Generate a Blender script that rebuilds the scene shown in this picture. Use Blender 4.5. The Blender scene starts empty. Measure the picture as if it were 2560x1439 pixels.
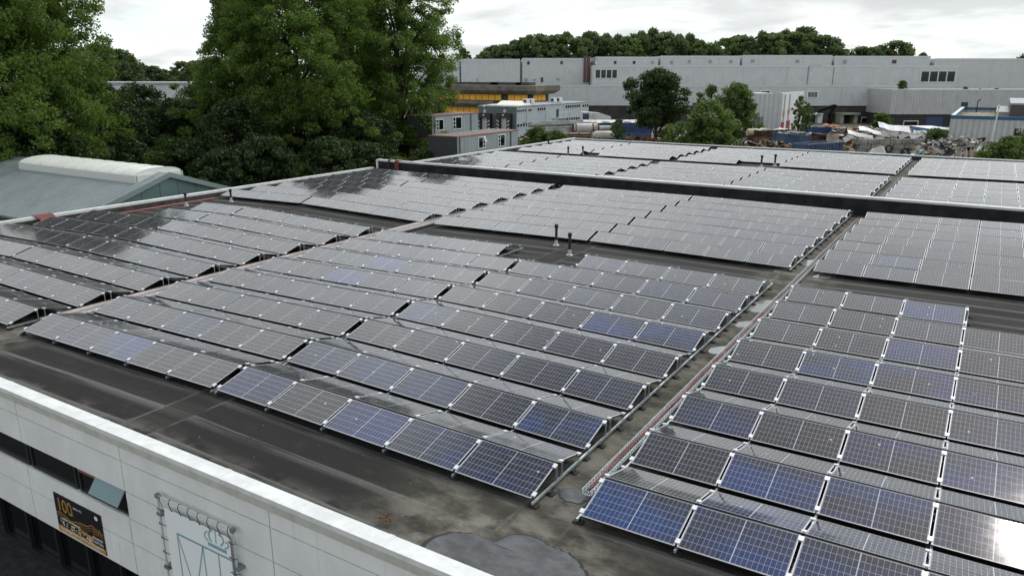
import bpy, bmesh, math, random
import numpy as np
from mathutils import Matrix, Vector
R = math.radians
S = bpy.context.scene
col = S.collection

# ------------------------------------------------------------------ camera, world, sun, exposure
CAM = Vector((-0.4075, -10.7465, 7.4304))
RM = ((0.84854, 0.52913, 0.00099), (0.14416, -0.22938, -0.9626), (-0.50912, 0.81695, -0.27092))  # right, down, forward
FPX = 1901.49
cd = bpy.data.cameras.new('camera'); cam = bpy.data.objects.new('camera', cd); col.objects.link(cam)
cd.sensor_fit = 'HORIZONTAL'; cd.sensor_width = 36; cd.lens = FPX / 2560 * 36
cd.clip_start = 0.1; cd.clip_end = 4000
m = Matrix.Identity(4)
for i in range(3):
    m[i][0] = RM[0][i]; m[i][1] = -RM[1][i]; m[i][2] = -RM[2][i]; m[i][3] = CAM[i]
cam.matrix_world = m
S.camera = cam
S.view_settings.view_transform = 'Standard'; S.view_settings.look = 'None'
S.view_settings.exposure = 0.3; S.view_settings.gamma = 1
S.cycles.use_denoising = True
S.cycles.max_bounces = 8; S.cycles.transparent_max_bounces = 8
S.cycles.sample_clamp_indirect = 6

SUN_EL, SUN_AZ = 58.5, 9.8
SUND = Vector((math.sin(R(SUN_AZ)) * math.cos(R(SUN_EL)), math.cos(R(SUN_AZ)) * math.cos(R(SUN_EL)), math.sin(R(SUN_EL))))


class NT:
    """tiny helper round a node tree"""
    def __init__(s, tree):
        s.t = tree; s.t.nodes.clear()
    def n(s, typ, **kw):
        nd = s.t.nodes.new(typ)
        for k, v in kw.items(): setattr(nd, k, v)
        return nd
    def put(s, sock, v):
        if hasattr(v, 'is_linked') or hasattr(v, 'links'): s.t.links.new(v, sock)
        elif v is not None:
            if hasattr(sock.default_value, '__len__') and not hasattr(v, '__len__'): v = [v] * len(sock.default_value)
            if hasattr(sock.default_value, '__len__') and len(sock.default_value) == 4 and len(v) == 3: v = list(v) + [1]
            sock.default_value = v
    def math(s, op, a, b=None, c=None, clamp=False):
        nd = s.n('ShaderNodeMath', operation=op, use_clamp=clamp)
        s.put(nd.inputs[0], a)
        if b is not None: s.put(nd.inputs[1], b)
        if c is not None: s.put(nd.inputs[2], c)
        return nd.outputs[0]
    def vm(s, op, a, b=None):
        nd = s.n('ShaderNodeVectorMath', operation=op)
        s.put(nd.inputs[0], a)
        if b is not None: s.put(nd.inputs[1], b)
        return nd.outputs['Value'] if op in ('DOT_PRODUCT', 'LENGTH') else nd.outputs[0]
    def mix(s, f, a, b):
        nd = s.n('ShaderNodeMix', data_type='RGBA', clamp_factor=True)
        s.put(nd.inputs[0], f); s.put(nd.inputs[6], a); s.put(nd.inputs[7], b)
        return nd.outputs[2]
    def noise(s, vec, scale=1, detail=3, rough=.5, dist=0):
        nd = s.n('ShaderNodeTexNoise')
        s.put(nd.inputs['Vector'], vec); s.put(nd.inputs['Scale'], scale); s.put(nd.inputs['Detail'], detail)
        s.put(nd.inputs['Roughness'], rough); s.put(nd.inputs['Distortion'], dist)
        return nd.outputs[0]
    def rmp(s, v, a, b, lo=0, hi=1):
        nd = s.n('ShaderNodeMapRange', interpolation_type='SMOOTHSTEP')
        s.put(nd.inputs[0], v); s.put(nd.inputs[1], a); s.put(nd.inputs[2], b); s.put(nd.inputs[3], lo); s.put(nd.inputs[4], hi)
        return nd.outputs[0]
    def sep(s, v):
        nd = s.n('ShaderNodeSeparateXYZ'); s.put(nd.inputs[0], v); return nd.outputs
    def comb(s, x, y, z=0):
        nd = s.n('ShaderNodeCombineXYZ'); s.put(nd.inputs[0], x); s.put(nd.inputs[1], y); s.put(nd.inputs[2], z); return nd.outputs[0]
    def scl(s, v, k):
        return s.vm('MULTIPLY', v, k)
    def coord(s, k='Object'):
        return s.n('ShaderNodeTexCoord').outputs[k]


W = bpy.data.worlds.new('World'); S.world = W; W.use_nodes = True
t = NT(W.node_tree)
sky = t.n('ShaderNodeTexSky', sky_type='NISHITA', sun_disc=False, sun_elevation=R(SUN_EL), sun_rotation=R(SUN_AZ), altitude=10, air_density=1, dust_density=2.0, ozone_density=1)
d = t.vm('NORMALIZE', t.coord('Generated'))
x, y, z = t.sep(d)
zz = t.math('ADD', t.math('MAXIMUM', z, 0), .16)
cp = t.comb(t.math('DIVIDE', x, zz), t.math('DIVIDE', y, zz), 0)
n1 = t.noise(t.vm('ADD', cp, (3.1, 7.7, 0)), 0.75, 7, .55, .3)
n2 = t.noise(t.vm('ADD', cp, (13.0, 1.7, 4)), 1.6, 6, .5, .2)
zn = t.math('ADD', z, t.math('MULTIPLY', t.math('SUBTRACT', n2, .5), .16))
gap = t.math('MULTIPLY', t.rmp(zn, .59, .81), t.rmp(x, -.62, -.44))                                   # the cloud deck opens overhead
cover = t.math('MULTIPLY', t.math('MAXIMUM', t.rmp(n1, .34, .52), t.rmp(z, .25, .45, 0, .85)), t.math('SUBTRACT', 1, t.math('MULTIPLY', gap, .93)))
belt = t.math('MULTIPLY', t.rmp(z, .26, .54), t.rmp(y, -.05, .70))   # sunlit cloud tops below the sun
tone = t.rmp(n2, .32, .68, .70, 1.08)
dark = t.rmp(n1, .52, .74, 1.0, .76)
gl = t.math('MAXIMUM', t.vm('DOT_PRODUCT', d, tuple(SUND)), 0)
glow = t.math('ADD', t.math('MULTIPLY', belt, 2.8), t.math('MULTIPLY', t.math('POWER', gl, 120), .8))
glow = t.math('ADD', glow, 1.0)
cl = t.math('MULTIPLY', t.math('MULTIPLY', tone, dark), t.math('MULTIPLY', glow, 9.2))
ccol = t.vm('MULTIPLY', t.comb(cl, cl, cl), (0.965, 1.0, 1.0))
lowsky = t.rmp(z, .5, .1); skyc = t.vm('ADD', t.vm('MULTIPLY', sky.outputs[0], (.9, .95, 1.0)), t.vm('MULTIPLY', t.comb(lowsky, lowsky, lowsky), (4.6, 5.3, 5.4)))
out = t.mix(cover, skyc, ccol)
bg = t.n('ShaderNodeBackground'); t.put(bg.inputs[0], out); bg.inputs[1].default_value = 0.1
wo = t.n('ShaderNodeOutputWorld'); t.t.links.new(bg.outputs[0], wo.inputs[0])

sl = bpy.data.lights.new('sun', 'SUN'); sl.energy = 0.8; sl.angle = R(2.0); sl.color = (1, .93, .84)
so = bpy.data.objects.new('sun', sl); col.objects.link(so)
so.rotation_euler = SUND.to_track_quat('Z', 'Y').to_euler()
so.location = (0, 30, 60)

# ------------------------------------------------------------------ geometry helpers
GZ = -6.0                                   # ground level; z = 0 is the low edge of the panels


class MB:
    def __init__(s): s.v = []; s.f = []; s.mi = []; s.k = 0
    def face(s, pts, mi=0):
        b = len(s.v); s.v += [tuple(p) for p in pts]; s.f.append(tuple(range(b, b + len(pts)))); s.mi.append(mi)
    def box(s, x0, x1, y0, y1, z0, z1, mi=0, M=None, top=None):
        b = len(s.v)
        P = [(x0, y0, z0), (x1, y0, z0), (x1, y1, z0), (x0, y1, z0), (x0, y0, z1), (x1, y0, z1), (x1, y1, z1), (x0, y1, z1)]
        if M is not None: P = [tuple(M @ Vector(p)) for p in P]
        s.v += P
        for i, q in enumerate(((0, 3, 2, 1), (4, 5, 6, 7), (0, 1, 5, 4), (1, 2, 6, 5), (2, 3, 7, 6), (3, 0, 4, 7))):
            s.f.append(tuple(b + k for k in q)); s.mi.append(top if (i == 1 and top is not None) else mi)
        return s
    def hexa(s, bot, topp, mi=0, tmi=None):
        """prism from a bottom ring to a top ring with the same count"""
        n = len(bot); b = len(s.v); s.v += [tuple(p) for p in bot] + [tuple(p) for p in topp]
        s.f.append(tuple(b + k for k in reversed(range(n)))); s.mi.append(mi)
        s.f.append(tuple(b + n + k for k in range(n))); s.mi.append(mi if tmi is None else tmi)
        for k in range(n):
            j = (k + 1) % n
            s.f.append((b + k, b + j, b + n + j, b + n + k)); s.mi.append(mi)
        return s
    def tube(s, pts, rad, n=8, mi=0, caps=True):
        pts = [Vector(p) for p in pts]
        if not hasattr(rad, '__len__'): rad = [rad] * len(pts)
        b = len(s.v)
        for i, p in enumerate(pts):
            a = pts[max(i - 1, 0)]; c = pts[min(i + 1, len(pts) - 1)]
            dr = (c - a).normalized()
            u = dr.cross(Vector((0, 0, 1)));
            if u.length < 1e-3: u = dr.cross(Vector((1, 0, 0)))
            u.normalize(); w = u.cross(dr)
            for k in range(n):
                an = 2 * math.pi * k / n
                s.v.append(tuple(p + (u * math.cos(an) + w * math.sin(an)) * rad[i]))
        for i in range(len(pts) - 1):
            for k in range(n):
                j = (k + 1) % n
                s.f.append((b + i * n + k, b + i * n + j, b + (i + 1) * n + j, b + (i + 1) * n + k)); s.mi.append(mi)
        if caps:
            s.f.append(tuple(b + k for k in reversed(range(n)))); s.mi.append(mi)
            e = b + (len(pts) - 1) * n
            s.f.append(tuple(e + k for k in range(n))); s.mi.append(mi)
        return s
    def mesh(s, name, mats, origin=None):
        me = bpy.data.meshes.new(name)
        v = s.v if origin is None else [(p[0] - origin[0], p[1] - origin[1], p[2] - origin[2]) for p in s.v]
        me.from_pydata(v, [], s.f)
        for mt in (mats if isinstance(mats, (list, tuple)) else [mats]): me.materials.append(mt)
        me.polygons.foreach_set('material_index', s.mi)
        me.update()
        return me


def smooth(o, ang=40):
    me = o.data
    me.polygons.foreach_set('use_smooth', [True] * len(me.polygons))
    try: me.set_sharp_from_angle(angle=R(ang))
    except Exception: pass
    return o
def link(name, me, parent=None):
    o = bpy.data.objects.new(name, me); col.objects.link(o)
    if parent is not None: o.parent = parent
    return o
def obj(name, mb, mats, parent=None):
    """one mesh; vertices are given in world space unless the parent is turned"""
    org = None
    if parent is not None:
        org = Vector(parent.location)
        if parent.parent is not None: org = org + Vector(parent.parent.location)
        if parent.get('turned') or (parent.parent is not None and parent.parent.get('turned')): org = None
    return link(name, mb.mesh(name, mats, org), parent)
def tag(o, label, cat, group=None):
    o['label'] = label; o['category'] = cat
    if group: o['group'] = group
    return o
def thing(name, label, cat, loc=(0, 0, 0), group=None):
    o = bpy.data.objects.new(name, None); col.objects.link(o); o.location = loc; o.empty_display_size = .2
    return tag(o, label, cat, group)
def kind(o, k): o['kind'] = k; return o

# pixel (2560 x 1439 photograph) to a real point at a chosen distance
def ray(px, py):
    a = (px - 1280) / FPX; b = (py - 719.5) / FPX
    return Vector([RM[0][i] * a + RM[1][i] * b + RM[2][i] for i in range(3)])
def at_u(px, py, u): q = ray(px, py); return CAM + q * ((u - CAM.x) / q.x)
def at_v(px, py, v): q = ray(px, py); return CAM + q * ((v - CAM.y) / q.y)
def at_z(px, py, zz): q = ray(px, py); return CAM + q * ((zz - CAM.z) / q.z)
YAW = -31.931
HF = Vector((math.sin(R(YAW)), math.cos(R(YAW)), 0)); HR = Vector((math.cos(R(YAW)), -math.sin(R(YAW)), 0))
def at_d(px, py, dd): q = ray(px, py); return CAM + q * (dd / q.dot(HF))

# ------------------------------------------------------------------ materials
def mat(name, color=(.5, .5, .5), rough=.6, metal=0, spec=.5, var=0.0, vscale=3.0, bump=0.0):
    mt = bpy.data.materials.new(name); mt.use_nodes = True
    t = NT(mt.node_tree)
    p = t.n('ShaderNodeBsdfPrincipled'); o = t.n('ShaderNodeOutputMaterial'); t.t.links.new(p.outputs[0], o.inputs[0])
    p.inputs['Roughness'].default_value = rough; p.inputs['Metallic'].default_value = metal
    p.inputs['Specular IOR Level'].default_value = spec
    c4 = list(color) + [1]
    if var:
        n = t.noise(t.coord('Object'), vscale, 4, .6)
        a = [max(0, c * (1 - var)) for c in color]; b = [min(1, c * (1 + var)) for c in color]
        t.put(p.inputs['Base Color'], t.mix(t.rmp(n, .3, .7), a, b))
    else: p.inputs['Base Color'].default_value = c4
    return mt
def nodes_mat(name):
    mt = bpy.data.materials.new(name); mt.use_nodes = True
    t = NT(mt.node_tree)
    p = t.n('ShaderNodeBsdfPrincipled'); o = t.n('ShaderNodeOutputMaterial'); t.t.links.new(p.outputs[0], o.inputs[0])
    return mt, t, p, o

ALU = mat('aluminium', (.62, .63, .64), .42, .25, .5)
ALU_D = mat('galvanised_steel', (.42, .47, .48), .45, .6, .5, .15, 8)
CLAMP = mat('clamp_alloy', (.70, .71, .71), .4, .2, .5)
WHITE = mat('white_coping', (.66, .67, .65), .5, 0, .4, .10, 3)
FASCIA = mat('fascia_beige', (.50, .49, .44), .6, 0, .4, .12, 3)
BLACK = mat('black_plastic', (.018, .018, .018), .5)
RUBBER = mat('rubber', (.02, .02, .02), .8)
DARKGLASS = mat('dark_glass', (.006, .007, .008), .08, 0, .5)
DARKFRAME = mat('dark_frame', (.02, .02, .021), .4)
RED = mat('red_cable', (.24, .06, .052), .5, 0, .4, .25, 20)
PINK = mat('tray_lid', (.40, .31, .28), .6, .1, .4, .2, 6)
LEAD = mat('lead_flashing', (.55, .55, .54), .5, .2)

def cells(name, src):
    """half-cut solar cells seen through glass; tint and dirt come from the panel or, in the far field, from its faces"""
    mt, t, p, o = nodes_mat(name)
    at = t.n('ShaderNodeAttribute', attribute_type=src, attribute_name='tint')
    tint, dirt, shade = t.sep(at.outputs['Vector'])
    uv = t.n('ShaderNodeUVMap', uv_map='UVMap').outputs[0]
    x, y, _ = t.sep(uv)
    def lines(v, n, w):
        f = t.math('FRACT', t.math('MULTIPLY', v, n))
        dd = t.math('MINIMUM', f, t.math('SUBTRACT', 1, f))
        return t.math('LESS_THAN', dd, w)
    xs = t.math('MULTIPLY', t.math('SUBTRACT', x, .012), 1 / .976)
    ys = t.math('MULTIPLY', t.math('SUBTRACT', y, .016), 1 / .968)
    g = t.math('MAXIMUM', lines(xs, 20, .022), lines(ys, 6, .016))
    mid = t.math('LESS_THAN', t.math('ABSOLUTE', t.math('SUBTRACT', x, .5)), .005)
    edge = t.math('MAXIMUM', t.math('GREATER_THAN', t.math('ABSOLUTE', t.math('SUBTRACT', x, .5)), .4925), t.math('GREATER_THAN', t.math('ABSOLUTE', t.math('SUBTRACT', y, .5)), .4915))
    g = t.math('MAXIMUM', g, t.math('MAXIMUM', mid, edge))
    bus = t.math('MULTIPLY', lines(ys, 54, .08), .22)
    # each panel has its own cast: blue reflections painted into the colour, most towards one edge
    uvo = t.vm('ADD', t.vm('MULTIPLY', uv, (1.3, 1.5, 1)), t.comb(t.math('MULTIPLY', tint, 37.0), t.math('MULTIPLY', shade, 53.0), 0))
    bl = t.noise(uvo, .55, 2, .45)
    blue = t.math('MULTIPLY', t.rmp(bl, .28, .66), tint, clamp=True)
    cellid = t.vm('FLOOR', t.vm('MULTIPLY', uv, (20, 6, 1)))
    wn = t.n('ShaderNodeTexWhiteNoise', noise_dimensions='3D'); t.put(wn.inputs['Vector'], t.vm('ADD', cellid, t.comb(0, 0, t.math('MULTIPLY', shade, 91.0))))
    cv = t.math('MULTIPLY_ADD', wn.outputs['Value'], .24, .88)
    grey = t.mix(shade, (.011, .012, .017), (.020, .020, .022))
    bcol = t.mix(shade, (.010, .017, .085), (.010, .036, .130))
    c = t.mix(blue, grey, bcol)
    c = t.vm('MULTIPLY', c, t.comb(cv, cv, cv))
    c = t.mix(bus, c, (.16, .16, .17))
    c = t.mix(t.math('MULTIPLY', g, .9), c, (.46, .47, .49))
    # dried rain marks and dust
    fl = t.noise(t.vm('ADD', t.vm('MULTIPLY', uv, (26, 70, 1)), t.comb(t.math('MULTIPLY', shade, 17.0), 0, 0)), 1, 2, .6)
    big = t.noise(t.vm('ADD', t.vm('MULTIPLY', uv, (3, 4, 1)), t.comb(0, t.math('MULTIPLY', shade, 29.0), 0)), 1, 2, .5)
    fleck = t.math('MULTIPLY', t.math('MULTIPLY', t.rmp(fl, .64, .70), t.rmp(big, .48, .58)), t.math('MULTIPLY', dirt, .6), clamp=True)
    c = t.mix(fleck, c, (.55, .55, .53))
    dust = t.noise(uvo, 5, 4, .6)
    c = t.mix(t.math('MULTIPLY', t.rmp(dust, .35, .8), .05), c, (.42, .40, .36))
    low = t.math('MULTIPLY', t.rmp(t.math('ADD', y, t.math('MULTIPLY', dust, .03)), .055, .012), .35)     # dirt settling along the low edge
    c = t.mix(low, c, (.20, .19, .16))
    vo = t.n('ShaderNodeTexVoronoi', feature='F1'); t.put(vo.inputs['Vector'], t.vm('ADD', t.vm('MULTIPLY', uv, (8.5, 5, 1)), t.comb(t.math('MULTIPLY', shade, 71.0), t.math('MULTIPLY', shade, 13.0), 0))); vo.inputs['Scale'].default_value = 1.0
    rndc = t.sep(vo.outputs['Color'])[0]
    drop = t.math('MULTIPLY', t.math('LESS_THAN', vo.outputs['Distance'], t.math('MULTIPLY', rndc, .14)), t.math('GREATER_THAN', rndc, .93))
    c = t.mix(t.math('MULTIPLY', drop, .8), c, (.60, .60, .56))
    t.put(p.inputs['Base Color'], c)
    t.put(p.inputs['Roughness'], t.math('MULTIPLY_ADD', dust, .05, .05))
    p.inputs['Specular IOR Level'].default_value = .42
    p.inputs['IOR'].default_value = 1.5
    p.inputs['Sheen Weight'].default_value = .12; p.inputs['Sheen Roughness'].default_value = .25; p.inputs['Sheen Tint'].default_value = (.9, .9, .88, 1)   # film of dust
    return mt
CELLS = cells('solar_cells', 'OBJECT'); CELLS_FAR = cells('solar_cells_field', 'GEOMETRY')
BACKSHEET = mat('panel_backsheet', (.10, .10, .10), .7)  # white sheet greyed in its colour for the shade under the panels

def roof_mat():
    mt, t, p, o = nodes_mat('bitumen_roofing')
    P = t.coord('Object'); x, y, z = t.sep(P)
    fine = t.noise(P, 30, 4, .7)
    strk = t.noise(t.vm('MULTIPLY', P, (.16, 2.6, 1)), 1, 6, .62, .15)
    blot = t.noise(t.vm('MULTIPLY', P, (.5, .8, 1)), 1, 5, .6)
    wob = t.math('MULTIPLY', t.math('SUBTRACT', t.noise(t.vm('MULTIPLY', P, (.5, .8, 1)), 1, 3), .5), .07)
    yy = t.math('ADD', y, wob)
    fr = t.math('FRACT', t.math('MULTIPLY', yy, 1.02))
    strip = t.n('ShaderNodeTexWhiteNoise', noise_dimensions='1D'); t.put(strip.inputs['W'], t.math('FLOOR', t.math('MULTIPLY', yy, 1.02)))
    c = t.mix(strip.outputs['Value'], (.020, .0197, .0185), (.034, .0333, .031))
    c = t.mix(t.math('MULTIPLY', t.rmp(strk, .50, .78), .55), c, (.052, .050, .045))
    band = t.math('MULTIPLY', t.rmp(fr, .62, .92), t.rmp(strk, .38, .56))          # paler dusty band along each seam
    c = t.mix(t.math('MULTIPLY', band, .62), c, (.150, .148, .138))
    lap = t.math('MULTIPLY', t.math('MULTIPLY', t.math('GREATER_THAN', fr, .925), t.math('LESS_THAN', fr, .975)), t.rmp(blot, .25, .55))
    c = t.mix(t.math('MULTIPLY', lap, .55), c, (.16, .158, .148))
    seam = t.math('GREATER_THAN', fr, .975)
    c = t.mix(t.math('MULTIPLY', seam, .6), c, (.015, .015, .014))
    # cross strips running up the roof under the ridge lines
    def cross(u, w):
        dd = t.math('ABSOLUTE', t.math('SUBTRACT', t.math('ADD', x, t.math('MULTIPLY', wob, .5)), u))
        a = t.math('LESS_THAN', dd, w); b = t.math('MULTIPLY', t.math('LESS_THAN', t.math('ABSOLUTE', t.math('SUBTRACT', dd, w)), .035), t.rmp(blot, .3, .6))
        return a, b
    for u in (-15.6, -6.3, -33.9, -24.9):
        a, b = cross(u, .52)
        c = t.mix(t.math('MULTIPLY', a, .75), c, t.mix(t.rmp(strk, .4, .7), (.021, .020, .018), (.045, .044, .040)))
        c = t.mix(t.math('MULTIPLY', b, .8), c, (.13, .128, .118))
    # silt and algae washed into the valley beside the aisle and the front corner
    va = t.rmp(t.math('ABSOLUTE', t.math('ADD', x, 6.15)), 1.9, .5)
    vf = t.math('MULTIPLY', t.rmp(y, 1.2, -1.2), t.rmp(t.math('ABSOLUTE', t.math('ADD', x, 6.6)), 3.6, .8))
    vl = t.math('MULTIPLY', t.rmp(t.math('ABSOLUTE', t.math('ADD', x, 25.2)), 2.2, .6), t.rmp(y, 3, .5))
    silt = t.math('MAXIMUM', t.math('MAXIMUM', t.math('MULTIPLY', va, .75), vf), t.math('MULTIPLY', vl, .8))
    s1 = t.noise(t.vm('MULTIPLY', P, (1.1, 1.5, 1)), 1.0, 6, .62, .1)
    s2 = t.noise(t.vm('MULTIPLY', P, (1.2, 1.9, 1)), 1.1, 6, .62, .12)
    sc = t.mix(t.rmp(s2, .35, .68), (.062, .058, .044), (.205, .192, .157))
    c = t.mix(t.math('MULTIPLY', silt, t.rmp(s1, .24, .50)), c, sc)
    # olive moss in the gutter behind the front coping
    gut = t.math('MULTIPLY', t.rmp(y, -1.55, -2.2), t.rmp(s1, .42, .6))
    c = t.mix(t.math('MULTIPLY', gut, .8), c, (.120, .118, .104))
    moss = t.math('MULTIPLY', t.rmp(t.noise(P, 1.7, 5, .65), .56, .68), t.rmp(strk, .4, .65))
    c = t.mix(t.math('MULTIPLY', moss, .5), c, (.060, .060, .030))
    grit = t.math('GREATER_THAN', t.noise(P, 9, 1, .4), .80)
    c = t.mix(t.math('MULTIPLY', grit, .45), c, (.35, .34, .30))
    f2 = t.math('MULTIPLY_ADD', fine, .8, .6)
    c = t.vm('MULTIPLY', c, t.comb(f2, f2, f2))
    t.put(p.inputs['Base Color'], c)
    t.put(p.inputs['Roughness'], t.math('MULTIPLY_ADD', strk, .2, .75))
    p.inputs['Specular IOR Level'].default_value = .12
    b = t.n('ShaderNodeBump'); b.inputs['Strength'].default_value = .35; b.inputs['Distance'].default_value = .02
    t.put(b.inputs['Height'], t.math('ADD', fine, t.math('MULTIPLY', fr, .4))); t.t.links.new(b.outputs[0], p.inputs['Normal'])
    return mt
ROOF = roof_mat()

def corrugated(name, c0, c1, axis='x', pitch=.3, depth=.5, rough=.45, metal=.0, stain=.35):
    mt, t, p, o = nodes_mat(name)
    P = t.coord('Object'); x, y, z = t.sep(P)
    a = {'x': x, 'y': y}[axis]
    w = t.math('SINE', t.math('MULTIPLY', a, 2 * math.pi / pitch))
    st = t.noise(t.vm('MULTIPLY', P, (1.2, 1.2, .12)), .9, 5, .65)
    gr = t.noise(P, .5, 4, .6)
    c = t.mix(t.rmp(gr, .3, .7), c0, c1)
    c = t.mix(t.math('MULTIPLY', t.rmp(st, .52, .75), stain), c, [k * .45 for k in c0])
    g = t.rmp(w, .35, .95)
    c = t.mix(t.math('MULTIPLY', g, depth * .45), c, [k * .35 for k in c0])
    t.put(p.inputs['Base Color'], c); p.inputs['Roughness'].default_value = rough; p.inputs['Metallic'].default_value = metal
    b = t.n('ShaderNodeBump'); b.inputs['Strength'].default_value = depth; b.inputs['Distance'].default_value = pitch * .2
    t.put(b.inputs['Height'], w); t.t.links.new(b.outputs[0], p.inputs['Normal'])
    return mt

def facade_mat():
    mt, t, p, o = nodes_mat('facade_panels')
    P = t.coord('Object'); x, y, z = t.sep(P)
    f = t.noise(P, 22, 4, .7); b = t.noise(t.vm('MULTIPLY', P, (.9, 1, .7)), .9, 5, .6)
    dr = t.noise(t.vm('MULTIPLY', P, (9, 1, .55)), 1, 4, .6)
    c = t.mix(t.rmp(b, .3, .7), (.70, .70, .675), (.80, .80, .775))
    c = t.mix(t.math('MULTIPLY', t.rmp(f, .45, .75), t.rmp(b, .6, .3, .15, .55)), c, (.47, .47, .445))
    c = t.mix(t.math('MULTIPLY', t.rmp(dr, .55, .8), t.rmp(b, .42, .6, 0, .5)), c, (.33, .32, .27))
    t.put(p.inputs['Base Color'], c); p.inputs['Roughness'].default_value = .7
    return mt
FACADE = facade_mat()

def leaf_mat(name, dark, light, trans=.3):
    mt, t, p, o = nodes_mat(name)
    g = t.n('ShaderNodeNewGeometry')
    r = g.outputs['Random Per Island']
    n = t.noise(t.coord('Object'), .35, 3, .6)
    k = t.math('ADD', t.math('MULTIPLY', r, .55), t.math('MULTIPLY', t.rmp(n, .3, .7), .45))
    c = t.mix(k, dark, light)
    t.put(p.inputs['Base Color'], c); p.inputs['Roughness'].default_value = .5; p.inputs['Specular IOR Level'].default_value = .3
    tr = t.n('ShaderNodeBsdfTranslucent'); t.put(tr.inputs[0], t.vm('MULTIPLY', c, (1.3, 1.5, .6)))
    mx = t.n('ShaderNodeMixShader'); mx.inputs[0].default_value = trans
    t.t.links.new(p.outputs[0], mx.inputs[1]); t.t.links.new(tr.outputs[0], mx.inputs[2]); t.t.links.new(mx.outputs[0], o.inputs[0])
    return mt
LEAF_P = leaf_mat('poplar_leaves', (.036, .072, .014), (.170, .240, .052), .42)
LEAF_D = leaf_mat('dark_leaves', (.016, .032, .010), (.062, .092, .026), .28)
LEAF_L = leaf_mat('willow_leaves', (.055, .085, .035), (.145, .185, .085), .4)
LEAF_B = leaf_mat('bright_leaves', (.050, .085, .020), (.150, .200, .060), .35)
LEAF_F = leaf_mat('hazy_leaves', (.060, .090, .048), (.140, .180, .088), .45)  # distance haze painted into the leaf colour
BARK = mat('bark', (.055, .048, .038), .9, 0, .2, .35, 5)

def ground_mat():
    mt, t, p, o = nodes_mat('yard_ground')
    P = t.coord('Object')
    a = t.noise(P, .05, 6, .6); b = t.noise(P, .6, 5, .65); g = t.noise(P, .018, 3, .5)
    c = t.mix(t.rmp(a, .35, .65), (.055, .052, .046), (.135, .125, .105))
    c = t.mix(t.math('MULTIPLY', t.rmp(b, .4, .75), .5), c, (.19, .175, .15))
    c = t.mix(t.math('MULTIPLY', t.rmp(g, .5, .66), .75), c, (.045, .062, .022))
    t.put(p.inputs['Base Color'], c); p.inputs['Roughness'].default_value = .9
    return mt
GROUND = ground_mat()

# ------------------------------------------------------------------ ground
b = MB(); b.face([(-1600, -600, GZ), (1400, -600, GZ), (1400, 2200, GZ), (-1600, 2200, GZ)])
kind(obj('ground', b, GROUND), 'structure')

# ------------------------------------------------------------------ our building: gently folded roof, ridges and valleys run up the picture
KU = np.array([-42.3, -34, -24.6, -15.1, -5.6, 3.9, 13.4, 22.9]); KV = np.array([-3, 4.5, 9, 13.5, 18, 23, 28, 33, 38, 70.4])
ZT = np.array([[-.085, -.075, -.054, -.026, -.01, -.003, -.001, -.001, -.02, -.15], [.02, .079, .141, .173, .165, .116, .048, -.014, -.06, -.14],
 [-.108, -.077, -.057, -.064, -.071, -.067, -.054, -.04, -.027, -.17], [.038, .077, .095, .089, .074, .058, .033, .007, -.013, -.12],
 [-.127, -.072, -.052, -.037, -.019, -.025, -.052, -.083, -.101, -.17], [.005, .012, .026, .04, .05, .047, .038, .028, .019, -.1],
 [-.09, -.06, -.05, -.04, -.03, -.03, -.05, -.07, -.08, -.17], [.02, .03, .04, .05, .05, .05, .04, .03, .02, -.1]])
def pz(u, v):
    i = int(np.clip(np.searchsorted(KU, u) - 1, 0, len(KU) - 2)); j = int(np.clip(np.searchsorted(KV, v) - 1, 0, len(KV) - 2))
    a = (u - KU[i]) / (KU[i + 1] - KU[i]); c = (v - KV[j]) / (KV[j + 1] - KV[j])
    return float((1 - a) * (1 - c) * ZT[i, j] + a * (1 - c) * ZT[i + 1, j] + (1 - a) * c * ZT[i, j + 1] + a * c * ZT[i + 1, j + 1])
DROP = 0.17
def rz(u, v): return pz(u, v) - DROP
RU0, RU1, RV0, RV1 = -42.05, 20.0, -2.56, 70.3
bld = thing('warehouse_building', 'low flat-roofed warehouse with pale panel facade, its dark roof covered in solar panels', 'building', (-15, -2.85, GZ))
b = MB()
us = sorted(set([RU0, RU1] + [k for k in KU if RU0 < k < RU1] + list(np.linspace(RU0, RU1, 24)))); vs = sorted(set([RV0, RV1] + [k for k in KV if RV0 < k < RV1]))
for u in us:
    for v in vs: b.v.append((u, v, rz(u, v)))
for i in range(len(us) - 1):
    for j in range(len(vs) - 1):
        n = len(vs); b.f.append((i * n + j, (i + 1) * n + j, (i + 1) * n + j + 1, i * n + j + 1)); b.mi.append(0)
me = b.mesh('roof', ROOF); ro = link('roof', me); ro.parent = bld; ro.location = -Vector(bld.location)   # keeps world-sized coordinates in the material
# copings
b = MB(); b.box(RU0 - .33, RU1, -2.90, -2.57, .10, .20, 0)
b.box(RU0 - .30, RU1, -2.885, -2.60, -.07, .10, 1)
for k in range(15):
    x = -40 + 4.02 * k; b.box(x, x + .12, -2.904, -2.566, .098, .206, 0)
obj('front_coping', b, [WHITE, FASCIA], bld)
b = MB(); b.box(RU0 - .33, RU0 - .02, -2.55, 35.30, .10, .24, 0); b.box(RU0 - .33, RU0 - .02, 36.1, RV1, .06, .20, 0)
b.box(RU0 - .28, RU0 - .005, -2.55, 35.30, -.45, .10, 1); b.box(RU0 - .28, RU0 - .005, 36.1, RV1, -.45, .06, 1)
obj('side_coping', b, [WHITE, mat('upstand_bitumen', (.06, .058, .052), .8, 0, .3, .4, 2)], bld)
b = MB(); b.box(RU0 - .33, RU1, RV1 + .01, RV1 + .3, .02, .12, 0); b.box(RU0 - .33, RU1, RV1 + .02, RV1 + .28, -.5, .02, 1)
obj('rear_coping', b, [WHITE, BLACK], bld)
b = MB()
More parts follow.
